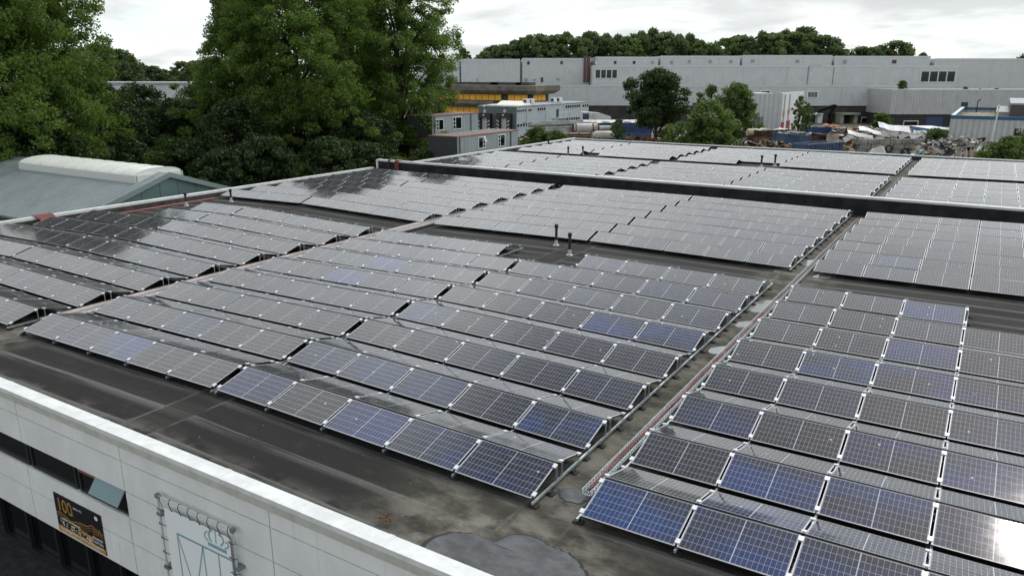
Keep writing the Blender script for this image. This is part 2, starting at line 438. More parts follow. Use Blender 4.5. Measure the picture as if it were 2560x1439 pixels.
b.box(RU0 - .25, RU1, RV1 + .03, RV1 + .26, GZ, -.5); b.box(RU0 - .26, RU0 - .02, -2.5, RV1, GZ, -.46); b.box(RU1 - .02, RU1 + .2, -2.5, RV1, GZ, 0)
obj('side_wall', b, FASCIA, bld)
# facade: two bands of pale panels, a strip window and a dark recessed ground floor
FV = -2.85
def band(mb, z0, z1, joints, v0=FV, v1=FV + .22):
    for a, c in zip(joints[:-1], joints[1:]): mb.box(a + .014, c - .014, v0, v1, z0 + .011, z1 - .011)
J = [-45 + .0] + [-41.4 + 4.41 * k for k in range(15)]
J = [-41.35, -36.93, -32.52, -28.1, -23.69, -19.27, -15.05, -10.46, -6.0, -1.6, 2.8, 7.2, 11.6, 16.0, 20]
WIN_R = -15.05
b = MB()
band(b, -.43, -.075, J); band(b, -1.15, -.43, J)
left = [j for j in J if j <= WIN_R]; right = [j for j in J if j >= WIN_R]
band(b, -2.42, -1.80, left); band(b, -3.22, -2.42, left)
JR = right[:1] + [-12.9, -10.46] + right[2:]
band(b, -1.80, -1.15, right); band(b, -2.42, -1.80, right); band(b, -3.22, -2.42, right)
b.box(J[0], WIN_R, FV + .005, FV + .30, -1.83, -1.797)                       # sill slab
obj('facade', b, FACADE, bld)
b = MB(); b.box(J[0], RU1, FV + .215, FV + .23, -3.21, -1.82); b.box(J[0], RU1, FV + .215, FV + .23, -1.14, -.08); b.box(WIN_R, RU1, FV + .215, FV + .23, -1.83, -1.13)
b.box(J[0], RU1, FV + .24, FV + 1.3, -3.3, -3.22); b.box(J[0], RU1, FV + .24, FV + 1.3, -1.10, -1.02); b.box(WIN_R + .01, WIN_R + .2, FV + .24, FV + .9, -1.8, -1.12)
obj('wall_core', b, DARKFRAME, bld)
# strip windows
wins = [(-41.3, -36.9), (-36.9, -32.5), (-32.5, -28.1), (-28.1, -23.7), (-23.7, -19.25), (-19.15, -17.15), (-17.05, WIN_R)]
for k, (a, c) in enumerate(wins):
    f = MB()
    f.box(a, a + .07, FV + .07, FV + .15, -1.80, -1.16); f.box(c - .07, c, FV + .07, FV + .15, -1.80, -1.16); f.box(a + .07, c - .07, FV + .06, FV + .16, -1.80, -1.73)
    wf = obj('window', f, DARKFRAME, bld)
    g = MB(); g.box(a + .07, c - .07, FV + .10, FV + .12, -1.73, -1.16)
    link('pane', g.mesh('pane', DARKGLASS, bld.location), wf)
# a tilted sash and a reddish blind behind the last window
f = MB(); M_ = Matrix.Translation((-15.70, FV + .05, -1.17)) @ Matrix.Rotation(R(-35), 4, 'X')
f.box(-.52, .58, -.02, .0, -.38, 0, 0, M_)
sash = obj('tilted_sash', f, mat('sash_glass', (.13, .22, .23), .12, 0, .6), bld)
f = MB(); f.box(-16.95, -16.0, FV + .03, FV + .055, -1.24, -1.16); obj('window_blind', f, mat('rust_blind', (.22, .075, .05), .7), bld)
# ground floor glazing, set back a metre
b = MB(); b.box(J[0], RU1, FV + 1.15, FV + 1.2, -5.9, -3.25); obj('shop_glazing', b, DARKGLASS, bld)
x = -41
fr = MB()
while x < RU1 - 1:
    fr.box(x, x + .09, FV + 1.02, FV + 1.14, -5.9, -3.25); x += 1.55
fr.box(J[0], RU1, FV + 1.03, FV + 1.13, -4.62, -4.52); fr.box(J[0], RU1, FV + 1.0, FV + 1.14, GZ + .01, -5.78)
obj('mullions', fr, DARKFRAME, bld)
kind(obj('pavement', MB().box(-60, 20, -12, FV + 1.1, GZ - .1, GZ + .012), mat('asphalt', (.04, .04, .042), .85, 0, .3, .35, 4)), 'structure')

# puddles and damp patches lying on the roof
def puddle_mat(name, c, rough):
    mt, t, p, o = nodes_mat(name)
    P = t.coord('Object'); n = t.noise(P, 2.2, 4, .6)
    t.put(p.inputs['Base Color'], t.mix(n, [k * .8 for k in c], [k * 1.2 for k in c])); t.put(p.inputs['Roughness'], t.math('MULTIPLY_ADD', n, .06, rough)); p.inputs['Specular IOR Level'].default_value = .6 if rough < .2 else .25
    if rough > .2: t.put(p.inputs['Base Color'], t.mix(t.rmp(t.noise(t.vm('MULTIPLY', P, (2, 3, 1)), 1.2, 6, .65), .3, .7), [k * .45 for k in c], [k * 1.6 for k in c]))
    return mt
WATER = puddle_mat('still_water', (.20, .20, .195), .04); DRY = puddle_mat('wet_bitumen', (.052, .053, .057), .34)
def puddle(pts, m_, lift=.006, rim=None):
    pts = [Vector((p[0], p[1], 0)) for p in pts]; n = len(pts); ring = []
    for i in range(n):
        p0, p1, p2, p3 = (pts[(i + k) % n] for k in (-1, 0, 1, 2))
        for s in range(5):
            q = s / 5
            ring.append(.5 * ((2 * p1) + (p2 - p0) * q + (2 * p0 - 5 * p1 + 4 * p2 - p3) * q * q + (3 * p1 - p0 - 3 * p2 + p3) * q ** 3))
    rj = random.Random(len(pts)); ring = [p + Vector((rj.uniform(-.025, .025), rj.uniform(-.025, .025), 0)) for p in ring]
    c = sum(ring, Vector()) / len(ring)
    for nm, k, mm, lf in (('rim', 1.0, rim, lift), ('puddle', .94, m_, lift + .004)):
        if mm is None: continue
        b = MB(); cc = (c.x, c.y, rz(c.x, c.y) + lf)
        rr = [(c.x + (p.x - c.x) * k, c.y + (p.y - c.y) * k) for p in ring]
        for i in range(len(rr)):
            a, e = rr[i], rr[(i + 1) % len(rr)]
            b.face([cc, (a[0], a[1], rz(*a) + lf), (e[0], e[1], rz(*e) + lf)])
        o = kind(obj('puddle' if nm == 'puddle' else 'dried_puddle_edge', b, mm), 'structure')
RIM = mat('silt_rim', (.016, .015, .013), .8)
RIMW = mat('chalky_rim', (.40, .40, .37), .7)
def pud_px(pts, m_, rim=None): puddle([tuple(at_z(px, py, -.2))[:2] for px, py in pts], m_, rim=rim)
pud_px([(1050, 1372), (1092, 1330), (1150, 1322), (1196, 1330), (1226, 1346), (1262, 1330), (1300, 1326), (1345, 1334), (1372, 1350), (1404, 1362), (1438, 1380), (1462, 1410), (1478, 1450), (1420, 1475), (1330, 1470), (1200, 1420)], DRY, RIM)
pud_px([(1394, 1222), (1412, 1214), (1440, 1216), (1468, 1226), (1476, 1240), (1456, 1251), (1425, 1248), (1403, 1237)], DRY, RIM)
pud_px([(1998, 655), (2030, 650), (2052, 652), (2060, 660), (2040, 668), (2012, 666)], WATER)
pud_px([(1868, 770), (1900, 752), (1945, 752), (1940, 770), (1912, 782), (1876, 780)], WATER)
pud_px([(1833, 810), (1856, 803), (1884, 804), (1876, 818), (1846, 818)], WATER)
pud_px([(1768, 875), (1790, 866), (1824, 866), (1812, 884), (1782, 884)], WATER)
pud_px([(1936, 677), (1955, 672), (1975, 675), (1968, 682), (1945, 682)], WATER, RIMW)
pud_px([(2032, 690), (2060, 686), (2088, 690), (2070, 696), (2042, 695)], WATER, RIMW)
for yy in (39.5, 41.6, 43.5, 46, 48.5): puddle([(-6.2, yy), (-5.5, yy - .1), (-5.4, yy + .5), (-6.0, yy + .6)], WATER)

# ------------------------------------------------------------------ the black fire wall across the roof
fw = thing('fire_wall', 'long black bitumen-covered wall with pale capping crossing the roof between the panel arrays', 'wall', (-11, 35.85, -.2))
b = MB(); b.box(RU0 + .10, RU1, 35.66, 36.0, -.45, .70)
x = RU0 + .6
while x < RU1:
    b.box(x, x + .07, 35.651, 35.66, -.3, .69); x += 1.0
FELT = mat('wall_felt', (.017, .017, .018), .75, 0, .3, .5, 1.5)
obj('wall_body', b, FELT, fw)
b = MB(); b.box(RU0 - .05, RU1, 35.58, 36.08, .70, .82); obj('wall_capping', b, mat('grey_capping', (.52, .53, .52), .5, .1, .4, .08, 1), fw)
b = MB(); b.box(RU0 - .06, RU0 + .09, 35.56, 36.1, -.45, .83); obj('end_trim', b, WHITE, fw)
# conduits climbing over its end
q = thing('cable_conduits', 'red and black cable conduits climbing over the end of the black roof wall', 'cables', (-40.1, 35.6, -.2))
for k, (uu, mt_) in enumerate(((-40.75, BLACK), (-40.1, RED), (-39.96, RED), (-39.82, RED))):
    b = MB(); b.tube([(uu - (.9 if mt_ is RED else 0), 35.2, -.10), (uu - .12, 35.25, -.10), (uu, 35.52, -.02), (uu, 35.54, .80), (uu, 35.62, .87), (uu, 36.0, .87)], .05 if mt_ is RED else .07, 8)
    obj('conduit', b, mt_, q)

# ------------------------------------------------------------------ solar panels
PU, PV, PL, PW, TH = 1.78, 2.219, 1.735, 1.016, .035
fb = MB(); r_ = .011
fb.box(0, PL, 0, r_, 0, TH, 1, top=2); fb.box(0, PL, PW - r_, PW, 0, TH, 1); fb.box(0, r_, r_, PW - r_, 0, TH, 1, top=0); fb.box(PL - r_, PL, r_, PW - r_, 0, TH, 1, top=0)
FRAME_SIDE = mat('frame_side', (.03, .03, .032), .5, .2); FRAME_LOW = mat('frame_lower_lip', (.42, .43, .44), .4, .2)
FRAME_ME = fb.mesh('panel_frame', [ALU, FRAME_SIDE, FRAME_LOW])
gb = MB(); gb.face([(r_, r_, TH - .003), (PL - r_, r_, TH - .003), (PL - r_, PW - r_, TH - .003), (r_, PW - r_, TH - .003)], 0)
gb.face([(r_, r_, TH - .009), (r_, PW - r_, TH - .009), (PL - r_, PW - r_, TH - .009), (PL - r_, r_, TH - .009)], 1)
GLASS_ME = gb.mesh('panel_glass', [CELLS, BACKSHEET])
uvl = GLASS_ME.uv_layers.new(name='UVMap')
for pi in range(2):
    for k, uvv in enumerate(((0, 0), (1, 0), (1, 1), (0, 1))): uvl.data[pi * 4 + k].uv = uvv

# block: first u, first v, row -> (first panel, one past the last panel)
ALL7 = {k: (0, 5) for k in range(1, 8)}
BLK = {
 'M2': (-15.572, 0, {**ALL7, 8: (1, 5)}), 'M1': (-24.67, 0, {**ALL7, 8: (0, 4)}),
 'R': (-5.68, 0, {**ALL7, 8: (0, 3)}), 'L1': (-34.456, 0, {k: (0, 5) for k in range(1, 9)}),
 'L0': (-41.671, 0, {**{k: (0, 4) for k in range(1, 7)}, 7: (2, 4), 8: (2, 4)}),
 'BL0': (-41.453, 20.164, {k: (0, 4) for k in range(1, 8)}), 'BL1': (-34.193, 20.164, ALL7), 'BM1': (-24.493, 20.164, ALL7),
 'BM2': (-15.491, 20.164, ALL7), 'BR': (-5.708, 20.164, ALL7),
 'CL0': (-41.453, 37.75, {k: (0, 4) for k in range(1, 8)}), 'CL1': (-34.193, 37.75, ALL7), 'CM1': (-24.493, 37.75, ALL7), 'CM2': (-15.491, 37.75, ALL7), 'CR': (-5.708, 37.75, ALL7),
 'DL0': (-41.453, 56.1, {k: (0, 4) for k in range(1, 7)}), 'DL1': (-34.193, 56.1, {1: (1, 5), **{k: (0, 5) for k in range(2, 7)}}), 'DM1': (-24.493, 56.1, {1: (0, 3), **{k: (0, 5) for k in range(2, 7)}}),
 'DM2': (-15.491, 56.1, {k: (0, 5) for k in range(1, 7)}), 'DR': (-5.708, 56.1, {k: (0, 5) for k in range(1, 7)}),
}
def panel_matrix(u, v, back):
    z0 = pz(u, v) - TH; z1 = pz(u + PU, v) - TH; s = (z1 - z0) / PU
    jr = random.Random(int(u * 1000) * 7 + int(v * 1000) * 13 + back); s += jr.gauss(0, .0022); jt = jr.gauss(0, .0035)     # fitted by hand: no two quite alike
    X = Vector((1, 0, s)).normalized()
    if not back: Yd = Vector((0, .98, .27 + jt)); o = Vector((u + .022, v, z0))
    else: Yd = Vector((0, .98, -.24 + jt)); o = Vector((u + .022, v + 1.015, z0 + .27))
    Yd.normalize(); Z = X.cross(Yd).normalized(); Y = Z.cross(X)
    o += Vector((jr.uniform(-.005, .005), jr.uniform(-.006, .006), 0))
    M = Matrix.Identity(4)
    for i in range(3): M[i][0] = X[i]; M[i][1] = Y[i]; M[i][2] = Z[i]; M[i][3] = o[i]
    return M
def proj(p):
    q = Vector(p) - CAM; c = [sum(RM[i][k] * q[k] for k in range(3)) for i in range(3)]
    if c[2] < .5: return None
    return 1280 + FPX * c[0] / c[2], 719.5 + FPX * c[1] / c[2]
def clip_area(P):
    if any(p is None for p in P): return 0
    for ax, lim, sg in ((0, 0, 1), (0, 2560, -1), (1, 0, 1), (1, 1439, -1)):
        Q = []
        for i in range(len(P)):
            a, c = P[i], P[(i + 1) % len(P)]; da, dc = sg * (a[ax] - lim), sg * (c[ax] - lim)
            if da >= 0: Q.append(a)
            if da * dc < 0: k = da / (da - dc); Q.append((a[0] + k * (c[0] - a[0]), a[1] + k * (c[1] - a[1])))
        P = Q
        if len(P) < 3: return 0
    return abs(sum(P[i][0] * P[(i + 1) % len(P)][1] - P[(i + 1) % len(P)][0] * P[i][1] for i in range(len(P)))) / 2
ps = []
for bn, (u0, v0, rows) in BLK.items():
    for r, (i0, i1) in rows.items():
        for i in range(i0, i1):
            for back in (0, 1):
                M = panel_matrix(u0 + i * PU, v0 + (r - 1) * PV, back)
                nz = (M.to_3x3() @ Vector((0, 0, 1)))
                ar = clip_area([proj(M @ Vector(p)) for p in ((0, 0, TH), (PL, 0, TH), (PL, PW, TH), (0, PW, TH))])
                if nz.dot(CAM - M.translation) <= 0: ar = 0
                if back and ar and v0 > 30: ar *= .2
                ps.append([ar, bn, r, i, back, M])
ps.sort(key=lambda p: -p[0])
NEAR = ps[:300]; FAR = ps[300:]
ORD = ['', 'first', 'second', 'third', 'fourth', 'fifth', 'sixth', 'seventh', 'eighth']
BLUE = {('M2', 1, 2, 0): 1, ('M2', 1, 3, 0): .8, ('M2', 1, 4, 0): .55, ('M2', 2, 4, 0): 1, ('M2', 1, 0, 0): .6, ('M2', 2, 1, 0): .5, ('M2', 2, 2, 0): .5, ('M2', 4, 0, 0): .8, ('M2', 5, 3, 0): 1, ('M2', 5, 4, 0): .95, ('M1', 1, 2, 0): .8,
        ('M1', 5, 2, 0): 1, ('M1', 6, 2, 0): 1, ('R', 1, 0, 0): 1, ('R', 1, 1, 0): 1, ('R', 1, 2, 0): 1, ('R', 2, 1, 0): 1, ('R', 2, 2, 0): .75, ('R', 2, 3, 0): .6, ('R', 3, 2, 0): .8, ('R', 3, 0, 0): .55, ('R', 5, 1, 0): .9, ('R', 5, 2, 0): 1, ('R', 5, 3, 0): .5,
        ('R', 6, 2, 0): .8, ('R', 8, 2, 0): .9, ('R', 1, 1, 1): .8, ('R', 3, 3, 0): .7, ('R', 4, 3, 0): .6}  # how strongly the blue reflection is painted on single panels
rng = random.Random(5)
def tint_of(bn, r, i, back):
    tn = BLUE.get((bn, r, i, back))
    if tn is None: tn = rng.choice((0, 0, 0, 0, .15, .3)) if bn in ('M2', 'R', 'BR', 'M1') else rng.choice((0, 0, 0, .1))
    dirt = 0.0
    if bn == 'M1' and back == 0: dirt = {1: .7, 2: .95, 3: 1, 4: 1, 5: .35}.get(r, .0) * rng.uniform(.5, 1)
    elif (bn, r, i, back) == ('R', 5, 3, 0): dirt = 1
    elif rng.random() < .12: dirt = .25
    return (tn, dirt, rng.random())
def panel_label(bn, r, i, back):
    f = 'rear-sloping' if back else 'front-sloping'
    n = len(BLK[bn][2])
    row = f'{ORD[r]} row from the front coping'
    if bn == 'M2': return f'{f} solar panel, {row}, {ORD[5 - i]} beside the puddled aisle'
    if bn == 'M1': return f'{f} solar panel, {row}, {ORD[i + 1]} past the pale cable tray'
    if bn == 'R': return f'{f} solar panel, {row}, {ORD[i + 1]} past the red cable tray'
    if bn == 'L1': return f'{f} solar panel, {row}, {ORD[5 - i]} treewards of the pale cable tray'
    if bn == 'L0': return f'{f} solar panel, {row}, {ORD[i + 1]} from the white side coping'
    row = f'{ORD[8 - r]} row before the black wall'
    if bn == 'BM2': return f'{f} solar panel, {row}, {ORD[5 - i]} beside the puddled aisle'
    if bn == 'BM1': return f'{f} solar panel, {row}, {ORD[i + 1]} past the pale cable tray'
    if bn == 'BR': return f'{f} solar panel, {row}, {ORD[i + 1]} past the red cable tray'
    if bn == 'BL1': return f'{f} solar panel, {row}, {ORD[5 - i]} treewards of the pale cable tray'
    if bn == 'BL0': return f'{f} solar panel, {row}, {ORD[i + 1]} from the white side coping'
    return f'{f} solar panel, {ORD[r]} row behind the black wall'
for ar, bn, r, i, back, M in NEAR:
    o = thing('solar_panel', panel_label(bn, r, i, back), 'solar panel', (0, 0, 0), 'solar panels in rows on the flat roof')
    o.matrix_world = M
    fo = link('panel_frame', FRAME_ME, o); go = link('cell_glass', GLASS_ME, o)
    go['tint'] = tint_of(bn, r, i, back)
# the far field of more than three hundred further panels: one mesh
b = MB(); tints = []; uvs = []
near_blocks = ('M1', 'M2', 'R', 'L1')
for ar, bn, r, i, back, M in FAR:
    tn = tint_of(bn, r, i, back)
    def addq(z, x0, x1, y0, y1, mi):
        b.face([M @ Vector(p) for p in ((x0, y0, z), (x1, y0, z), (x1, y1, z), (x0, y1, z))], mi); tints.append(tn); uvs.extend([(0, 0), (1, 0), (1, 1), (0, 1)])
    k0 = len(b.f); b.box(0, PL, 0, PW, 0, TH - .004, 4, M)
    for _ in range(len(b.f) - k0): tints.append(tn); uvs.extend([(0, 0)] * 4)
    e = .013
    addq(TH - .002, e, PL - e, e, PW - e, 0)
    for q, mq in (((0, PL, 0, e), 4), ((0, PL, PW - e, PW), 4), ((0, e, e, PW - e), 1), ((PL - e, PL, e, PW - e), 1)): addq(TH - .001, *q, mq)
    if bn not in near_blocks:
        for yy in (.10, PW - .13): addq(TH + .012, PL - .025, PL + .07, yy - .035, yy + .045, 3)
me = b.mesh('solar_panel_field', [CELLS_FAR, ALU, BACKSHEET, CLAMP, FRAME_SIDE])
uvl = me.uv_layers.new(name='UVMap'); uvl.data.foreach_set('uv', np.array(uvs, dtype=np.float32).ravel())
at_ = me.attributes.new('tint', 'FLOAT_VECTOR', 'FACE'); at_.data.foreach_set('vector', np.array(tints, dtype=np.float32).ravel())
fo = link('solar_panel_field', me); kind(fo, 'stuff'); tag(fo, 'further solar panels covering the roof on both sides of the black wall', 'solar panels')

# ------------------------------------------------------------------ mounting rails with clamps and uprights
cb = MB(); cb.box(-.042, .042, -.05, .05, 0, .016); cb.box(-.018, .018, -.045, .045, -.03, 0); CLAMP_ME = cb.mesh('clamp', CLAMP)
ub = MB(); ub.box(-.02, .02, -.006, .006, 0, .30); ub.box(-.035, .035, -.02, .02, 0, .012); UP_ME = ub.mesh('upright', ALU_D)
pb = MB(); pb.box(-.09, .09, -.07, .07, 0, .035); pb.box(-.03, .03, -.05, .05, .035, .07); FOOT_ME = pb.mesh('rubber_foot', RUBBER)
RAILCOUNT = {}
def rail(bn, j, rows, end, label, outward):
    u0, v0, _ = BLK[bn]; u = u0 + j * PU; uu = u + (.0 if not end else .035 * outward)
    r0, r1 = min(rows), max(rows)
    va, vb = v0 + (r0 - 1) * PV - .05, v0 + (r1 - 1) * PV + 2.07
    t_ = thing('mounting_rail', label, 'mounting rail', (uu, va, rz(uu, va)), 'rails carrying the solar panels')
    b = MB(); st = np.linspace(va, vb, 2 * (r1 - r0 + 1) + 1)
    for a, c in zip(st[:-1], st[1:]):
        za, zc = pz(u, a) - .055, pz(u, c) - .055
        b.hexa([(uu - .02, a, za - .05), (uu + .02, a, za - .05), (uu + .02, c, zc - .05), (uu - .02, c, zc - .05)], [(uu - .02, a, za), (uu + .02, a, za), (uu + .02, c, zc), (uu - .02, c, zc)])
    obj('rail_beam', b, ALU_D, t_)
    for r in rows:
        v = v0 + (r - 1) * PV; z = pz(u, v)
        for yy, zz_, an in ((.10, .10 * .27 / .98, 15.4), (.885, .885 * .27 / .98, 15.4), (1.13, .27 - .11 * .245, -13.8), (1.90, .27 - .885 * .245, -13.8)):
            o = link('clamp', CLAMP_ME, t_); o.location = Vector((u - .003, v + yy, z + zz_ + .003)) - t_.location; o.rotation_euler = (R(an), 0, 0)
        o = link('rubber_foot', FOOT_ME, t_); o.location = Vector((uu, v + .02 if r == r0 else v - .11, rz(uu, v) + .0)) - t_.location
        if end:
            for yy in (.90, 1.12):
                o = link('upright', UP_ME, t_); o.location = Vector((uu - .01 * outward, v + yy, z - .06)) - t_.location
            for q in (.55, 1.5):
                o = link('rubber_foot', FOOT_ME, t_); o.location = Vector((uu + .05 * outward, v + q, rz(uu, v))) - t_.location
    return t_
def rows_at(bn, j):
    return [r for r, (a, c) in BLK[bn][2].items() if a <= j <= c]
NM = {'M2': 'beside the puddled aisle', 'M1': 'past the pale cable tray', 'R': 'past the red cable tray', 'L1': 'treewards of the pale cable tray'}
for bn in ('M2', 'M1', 'R', 'L1'):
    for j in range(6):
        if bn == 'R' and j > 3: continue
        rows = rows_at(bn, j)
        k = 6 - j if bn in ('M2', 'L1') else j + 1
        endr = (bn in ('M2', 'L1') and j == 5) or (bn in ('R', 'M1') and j == 0) or (bn == 'M1' and j in (4, 5)) or (bn == 'R' and j == 3)
        rail(bn, j, rows, endr, f'aluminium rail under the front solar panels, {ORD[k]} one {NM[bn]}', 1 if bn in ('M2', 'L1') or j else -1)
for bn, lab in (('BM2', 'aluminium end rail of the panels before the black wall, beside the puddled aisle'), ('BL1', 'aluminium end rail of the panels before the black wall, beside the pale cable tray'),
                ('CM2', 'aluminium end rail of the panels just behind the black wall, beside the aisle'), ('CL1', 'aluminium end rail behind the black wall where dark triangles show between panels'),
                ('DM2', 'aluminium end rail of the farthest panels, beside the aisle')):
    rail(bn, 5, rows_at(bn, 5), True, lab, 1)

# ------------------------------------------------------------------ cable trays with red cables
def tray(u, v0, v1, w, label, style):
    t_ = thing('cable_tray', label, 'cable tray', (u, v0, rz(u, v0)))
    st = np.arange(v0, v1 + .01, 2.2)
    H = .10
    def strip(mb, x0, x1, z0, z1):
        for a, c in zip(st[:-1], st[1:]):
            za, zc = rz(u, a) + H, rz(u, c) + H
            mb.hexa([(x0, a, za + z0), (x1, a, za + z0), (x1, c, zc + z0), (x0, c, zc + z0)], [(x0, a, za + z1), (x1, a, za + z1), (x1, c, zc + z1), (x0, c, zc + z1)])
    if style == 'basket':
        for x0 in (u - w / 2, u + w / 2):
            b = MB()
            for zc_ in (0, .045, .09): strip(b, x0 - .006, x0 + .006, zc_ - .006, zc_ + .006)
            a = v0
            while a < v1 - 1:
                z = rz(u, a) + H; b.box(x0 - .005, x0 + .005, a, a + .01, z, z + .09); a += .12
            obj('side_mesh', b, ALU_D, t_)
        b = MB(); a = v0
        while a < v1 - 1:
            z = rz(u, a) + H; b.box(u - w / 2, u + w / 2, a, a + .011, z - .006, z + .005); a += .12
        for x0 in (u - w / 4, u, u + w / 4): strip(b, x0 - .005, x0 + .005, -.016, -.006)
        obj('base_mesh', b, ALU_D, t_)
    else:
        b = MB(); strip(b, u - w / 2, u + w / 2, -.02, .05); obj('tray_cover', b, PINK, t_)
        b = MB()
        strip(b, u - w / 2 - .012, u - w / 2 - .002, -.03, .058); strip(b, u + w / 2 + .002, u + w / 2 + .012, -.03, .058)
        obj('side_flange', b, ALU, t_)
    b = MB(); a = v0 + .3
    while a < v1 - 1.5:
        z = rz(u, a); obj('support_block', MB().box(u - w / 2, u + w / 2, a, a + .10, z, z + H - .03), RUBBER, t_); a += 2.2
    return t_
def cables(u, v0, v1, w, n, label, lift=.125, m_=RED):
    b = MB(); rg = random.Random(int(u * 10 + v0))
    for k in range(n):
        x = u + (k / (n - 1) - .5) * w; pts = []
        for v in np.arange(v0, v1 + .01, .8): pts.append((x + rg.uniform(-.02, .02), v, rz(u, v) + lift + rg.uniform(0, .025)))
        b.tube(pts, .012, 5)
    return tag(obj('cable_bundle', b, m_), label, 'cables')
tray(-5.93, .75, 34.9, .18, 'wire-mesh cable basket along the puddled aisle, before the black wall', 'basket')
cables(-5.96, .95, 34.8, .035, 2, 'red cables lying in the wire-mesh basket along the puddled aisle')
tray(-5.93, 36.2, 55.5, .18, 'wire-mesh cable basket in the aisle behind the black wall', 'basket')
cables(-5.96, 36.4, 55, .035, 2, 'red cables in the basket behind the black wall')
tray(-25.32, .9, 35.2, .26, 'pale covered cable tray, nearer the trees of the pair crossing the front arrays', 'cover')
tray(-24.86, 1.6, 35.2, .16, 'pale covered cable tray, narrower of the pair, touching the panel corners', 'cover')
cables(-25.60, 1.0, 34.6, .10, 4, 'dull red cables under the panel ends beside the pale cable tray', .03)
cables(-41.45, 9.5, 20.0, .42, 9, 'broad strip of red cables running beside the white side coping', .04)
b = MB()
for k in range(9): b.tube([(-42.5, 9.3 + .1 * k, .20), (-42.3, 9.3 + .1 * k, .275), (-42.0, 9.32 + .1 * k, .27), (-41.7, 9.4 + .09 * k, .06), (-40.9, 9.7 + .07 * k, -.12), (-40.2, 10.0 + .05 * k, -.14)], .045, 6)
tag(obj('cable_bundle', b, RED), 'fat red cable bundle bent over the white side coping', 'cables')

# ------------------------------------------------------------------ roof vents
def vent(u, v, h, label, s=1.0):
    z = rz(u, v); t_ = thing('roof_vent', label, 'roof vent', (u, v, z), 'black pipe vents on the roof')
    b = MB(); b.tube([(u, v, z), (u, v, z + .02)], [.15 * s, .13 * s], 14); b.tube([(u, v, z + .02), (u, v, z + .24)], [.078 * s, .068 * s], 14); smooth(obj('flashing', b, LEAD, t_))
    b = MB(); b.tube([(u, v, z + .24), (u, v, z + h - .2)], .062 * s, 14); smooth(obj('pipe', b, BLACK, t_))
    b = MB(); b.tube([(u, v, z + h - .2), (u, v, z + h - .16), (u, v, z + h - .05), (u, v, z + h - .03)], [.07 * s, .088 * s, .088 * s, .066 * s], 14); b.tube([(u, v, z + h - .03), (u, v, z + h)], .075 * s, 14); smooth(obj('cowl', b, BLACK, t_))
vent(-16.72, 19.25, .98, 'black vent pipe, farther of two in the front gap of the middle panels')
vent(-15.24, 17.75, .98, 'black vent pipe, nearer of two in the front gap of the middle panels')
vent(-40.6, 17.1, .80, 'black vent pipe beside the strip of red cables')
vent(-39.5, 19.45, .78, 'black vent pipe at the edge of the dark panels near the side coping')
vent(-35.7, 56.3, .85, 'far black vent pipe in the tree-side pair behind the black wall', 1.3)
vent(-34.6, 57.3, .85, 'far black vent pipe, second of the tree-side pair behind the black wall', 1.3)
vent(-17.0, 56.3, 1.0, 'far black vent pipe behind the wall, nearer of the pair before the farthest panels', 1.3)
vent(-16.2, 57.7, 1.0, 'far black vent pipe behind the wall, second of the pair before the farthest panels', 1.3)
vent(-41.4, 62.5, 1.0, 'black vent pipe standing against the far side coping', 1.5)

# dead leaf clump in the gutter
rg = random.Random(3); b = MB(); c = at_z(962, 1297, -.16)
for k in range(70):
    p = c + Vector((rg.gauss(0, .09), rg.gauss(0, .06), .01 + abs(rg.gauss(0, .03)))); M_ = Matrix.Translation(p) @ Matrix.Rotation(rg.uniform(0, 6), 4, 'Z') @ Matrix.Rotation(rg.uniform(-.8, .8), 4, 'X')
    b.face([M_ @ Vector(q) for q in ((-.03, 0, 0), (0, -.018, .005), (.035, 0, 0), (0, .018, .004))])
tag(obj('leaf_clump', b, mat('dead_leaves', (.12, .07, .035), .8, 0, .2, .4, 40)), 'clump of brown dead leaves on the roof behind the front coping', 'leaves')

# ------------------------------------------------------------------ lettering
def text_obj(name, s, size, m_, M, parent, width=None):
    cu = bpy.data.curves.new('txt', 'FONT'); cu.body = s; cu.size = size; cu.extrude = .001; cu.align_x = 'LEFT'
    tmp = bpy.data.objects.new('txt', cu); col.objects.link(tmp)
    bpy.context.view_layer.update()
    me = bpy.data.meshes.new_from_object(tmp.evaluated_get(bpy.context.evaluated_depsgraph_get()))
    bpy.data.objects.remove(tmp); bpy.data.curves.remove(cu)
    if width:
        xs = [v.co.x for v in me.vertices]; k = width / max(1e-6, max(xs) - min(xs))
        for v in me.vertices: v.co.x *= k
    if parent is not None: M = Matrix.Translation(-Vector(parent.location)) @ M
    me.transform(M); me.materials.clear(); me.materials.append(m_)
    return link(name, me, parent)
STAND = Matrix.Rotation(R(90), 4, 'X')            # letters standing upright, facing the camera side

GOLD = mat('gold_print', (.46, .24, .055), .4, 0, .5, .3, 6); PRINTW = mat('white_print', (.75, .74, .70), .6); PBLACK = mat('poster_black', (.012, .012, .014), .35)
PU0, PU1, PZ0, PZ1 = -18.16, -16.20, -3.15, -2.12
po = thing('poster', 'black and gold anniversary poster on the pale facade under the strip window', 'poster', (PU0, FV, PZ0))
def pp(s, t_, d=0.0): return (PU0 + s * (PU1 - PU0), FV - .02 - d, PZ1 - t_ * (PZ1 - PZ0))
b = MB(); b.box(PU0, PU1, FV - .02, FV + .0, PZ0, PZ1); obj('board', b, PBLACK, po)
b = MB(); b.hexa([pp(0, 1, .002), pp(1, 1, .002), pp(1, .86, .002), pp(.5, .83, .002), pp(0, .83, .002)][::-1], [pp(0, 1, .003), pp(1, 1, .003), pp(1, .86, .003), pp(.5, .83, .003), pp(0, .83, .003)][::-1]); obj('gold_band', b, GOLD, po)
b = MB()
W1 = [(0, .50), (.1, .46), (.2, .5), (.32, .57), (.45, .50), (.56, .47), (.68, .46), (.78, .36), (.9, .42), (1, .48)]
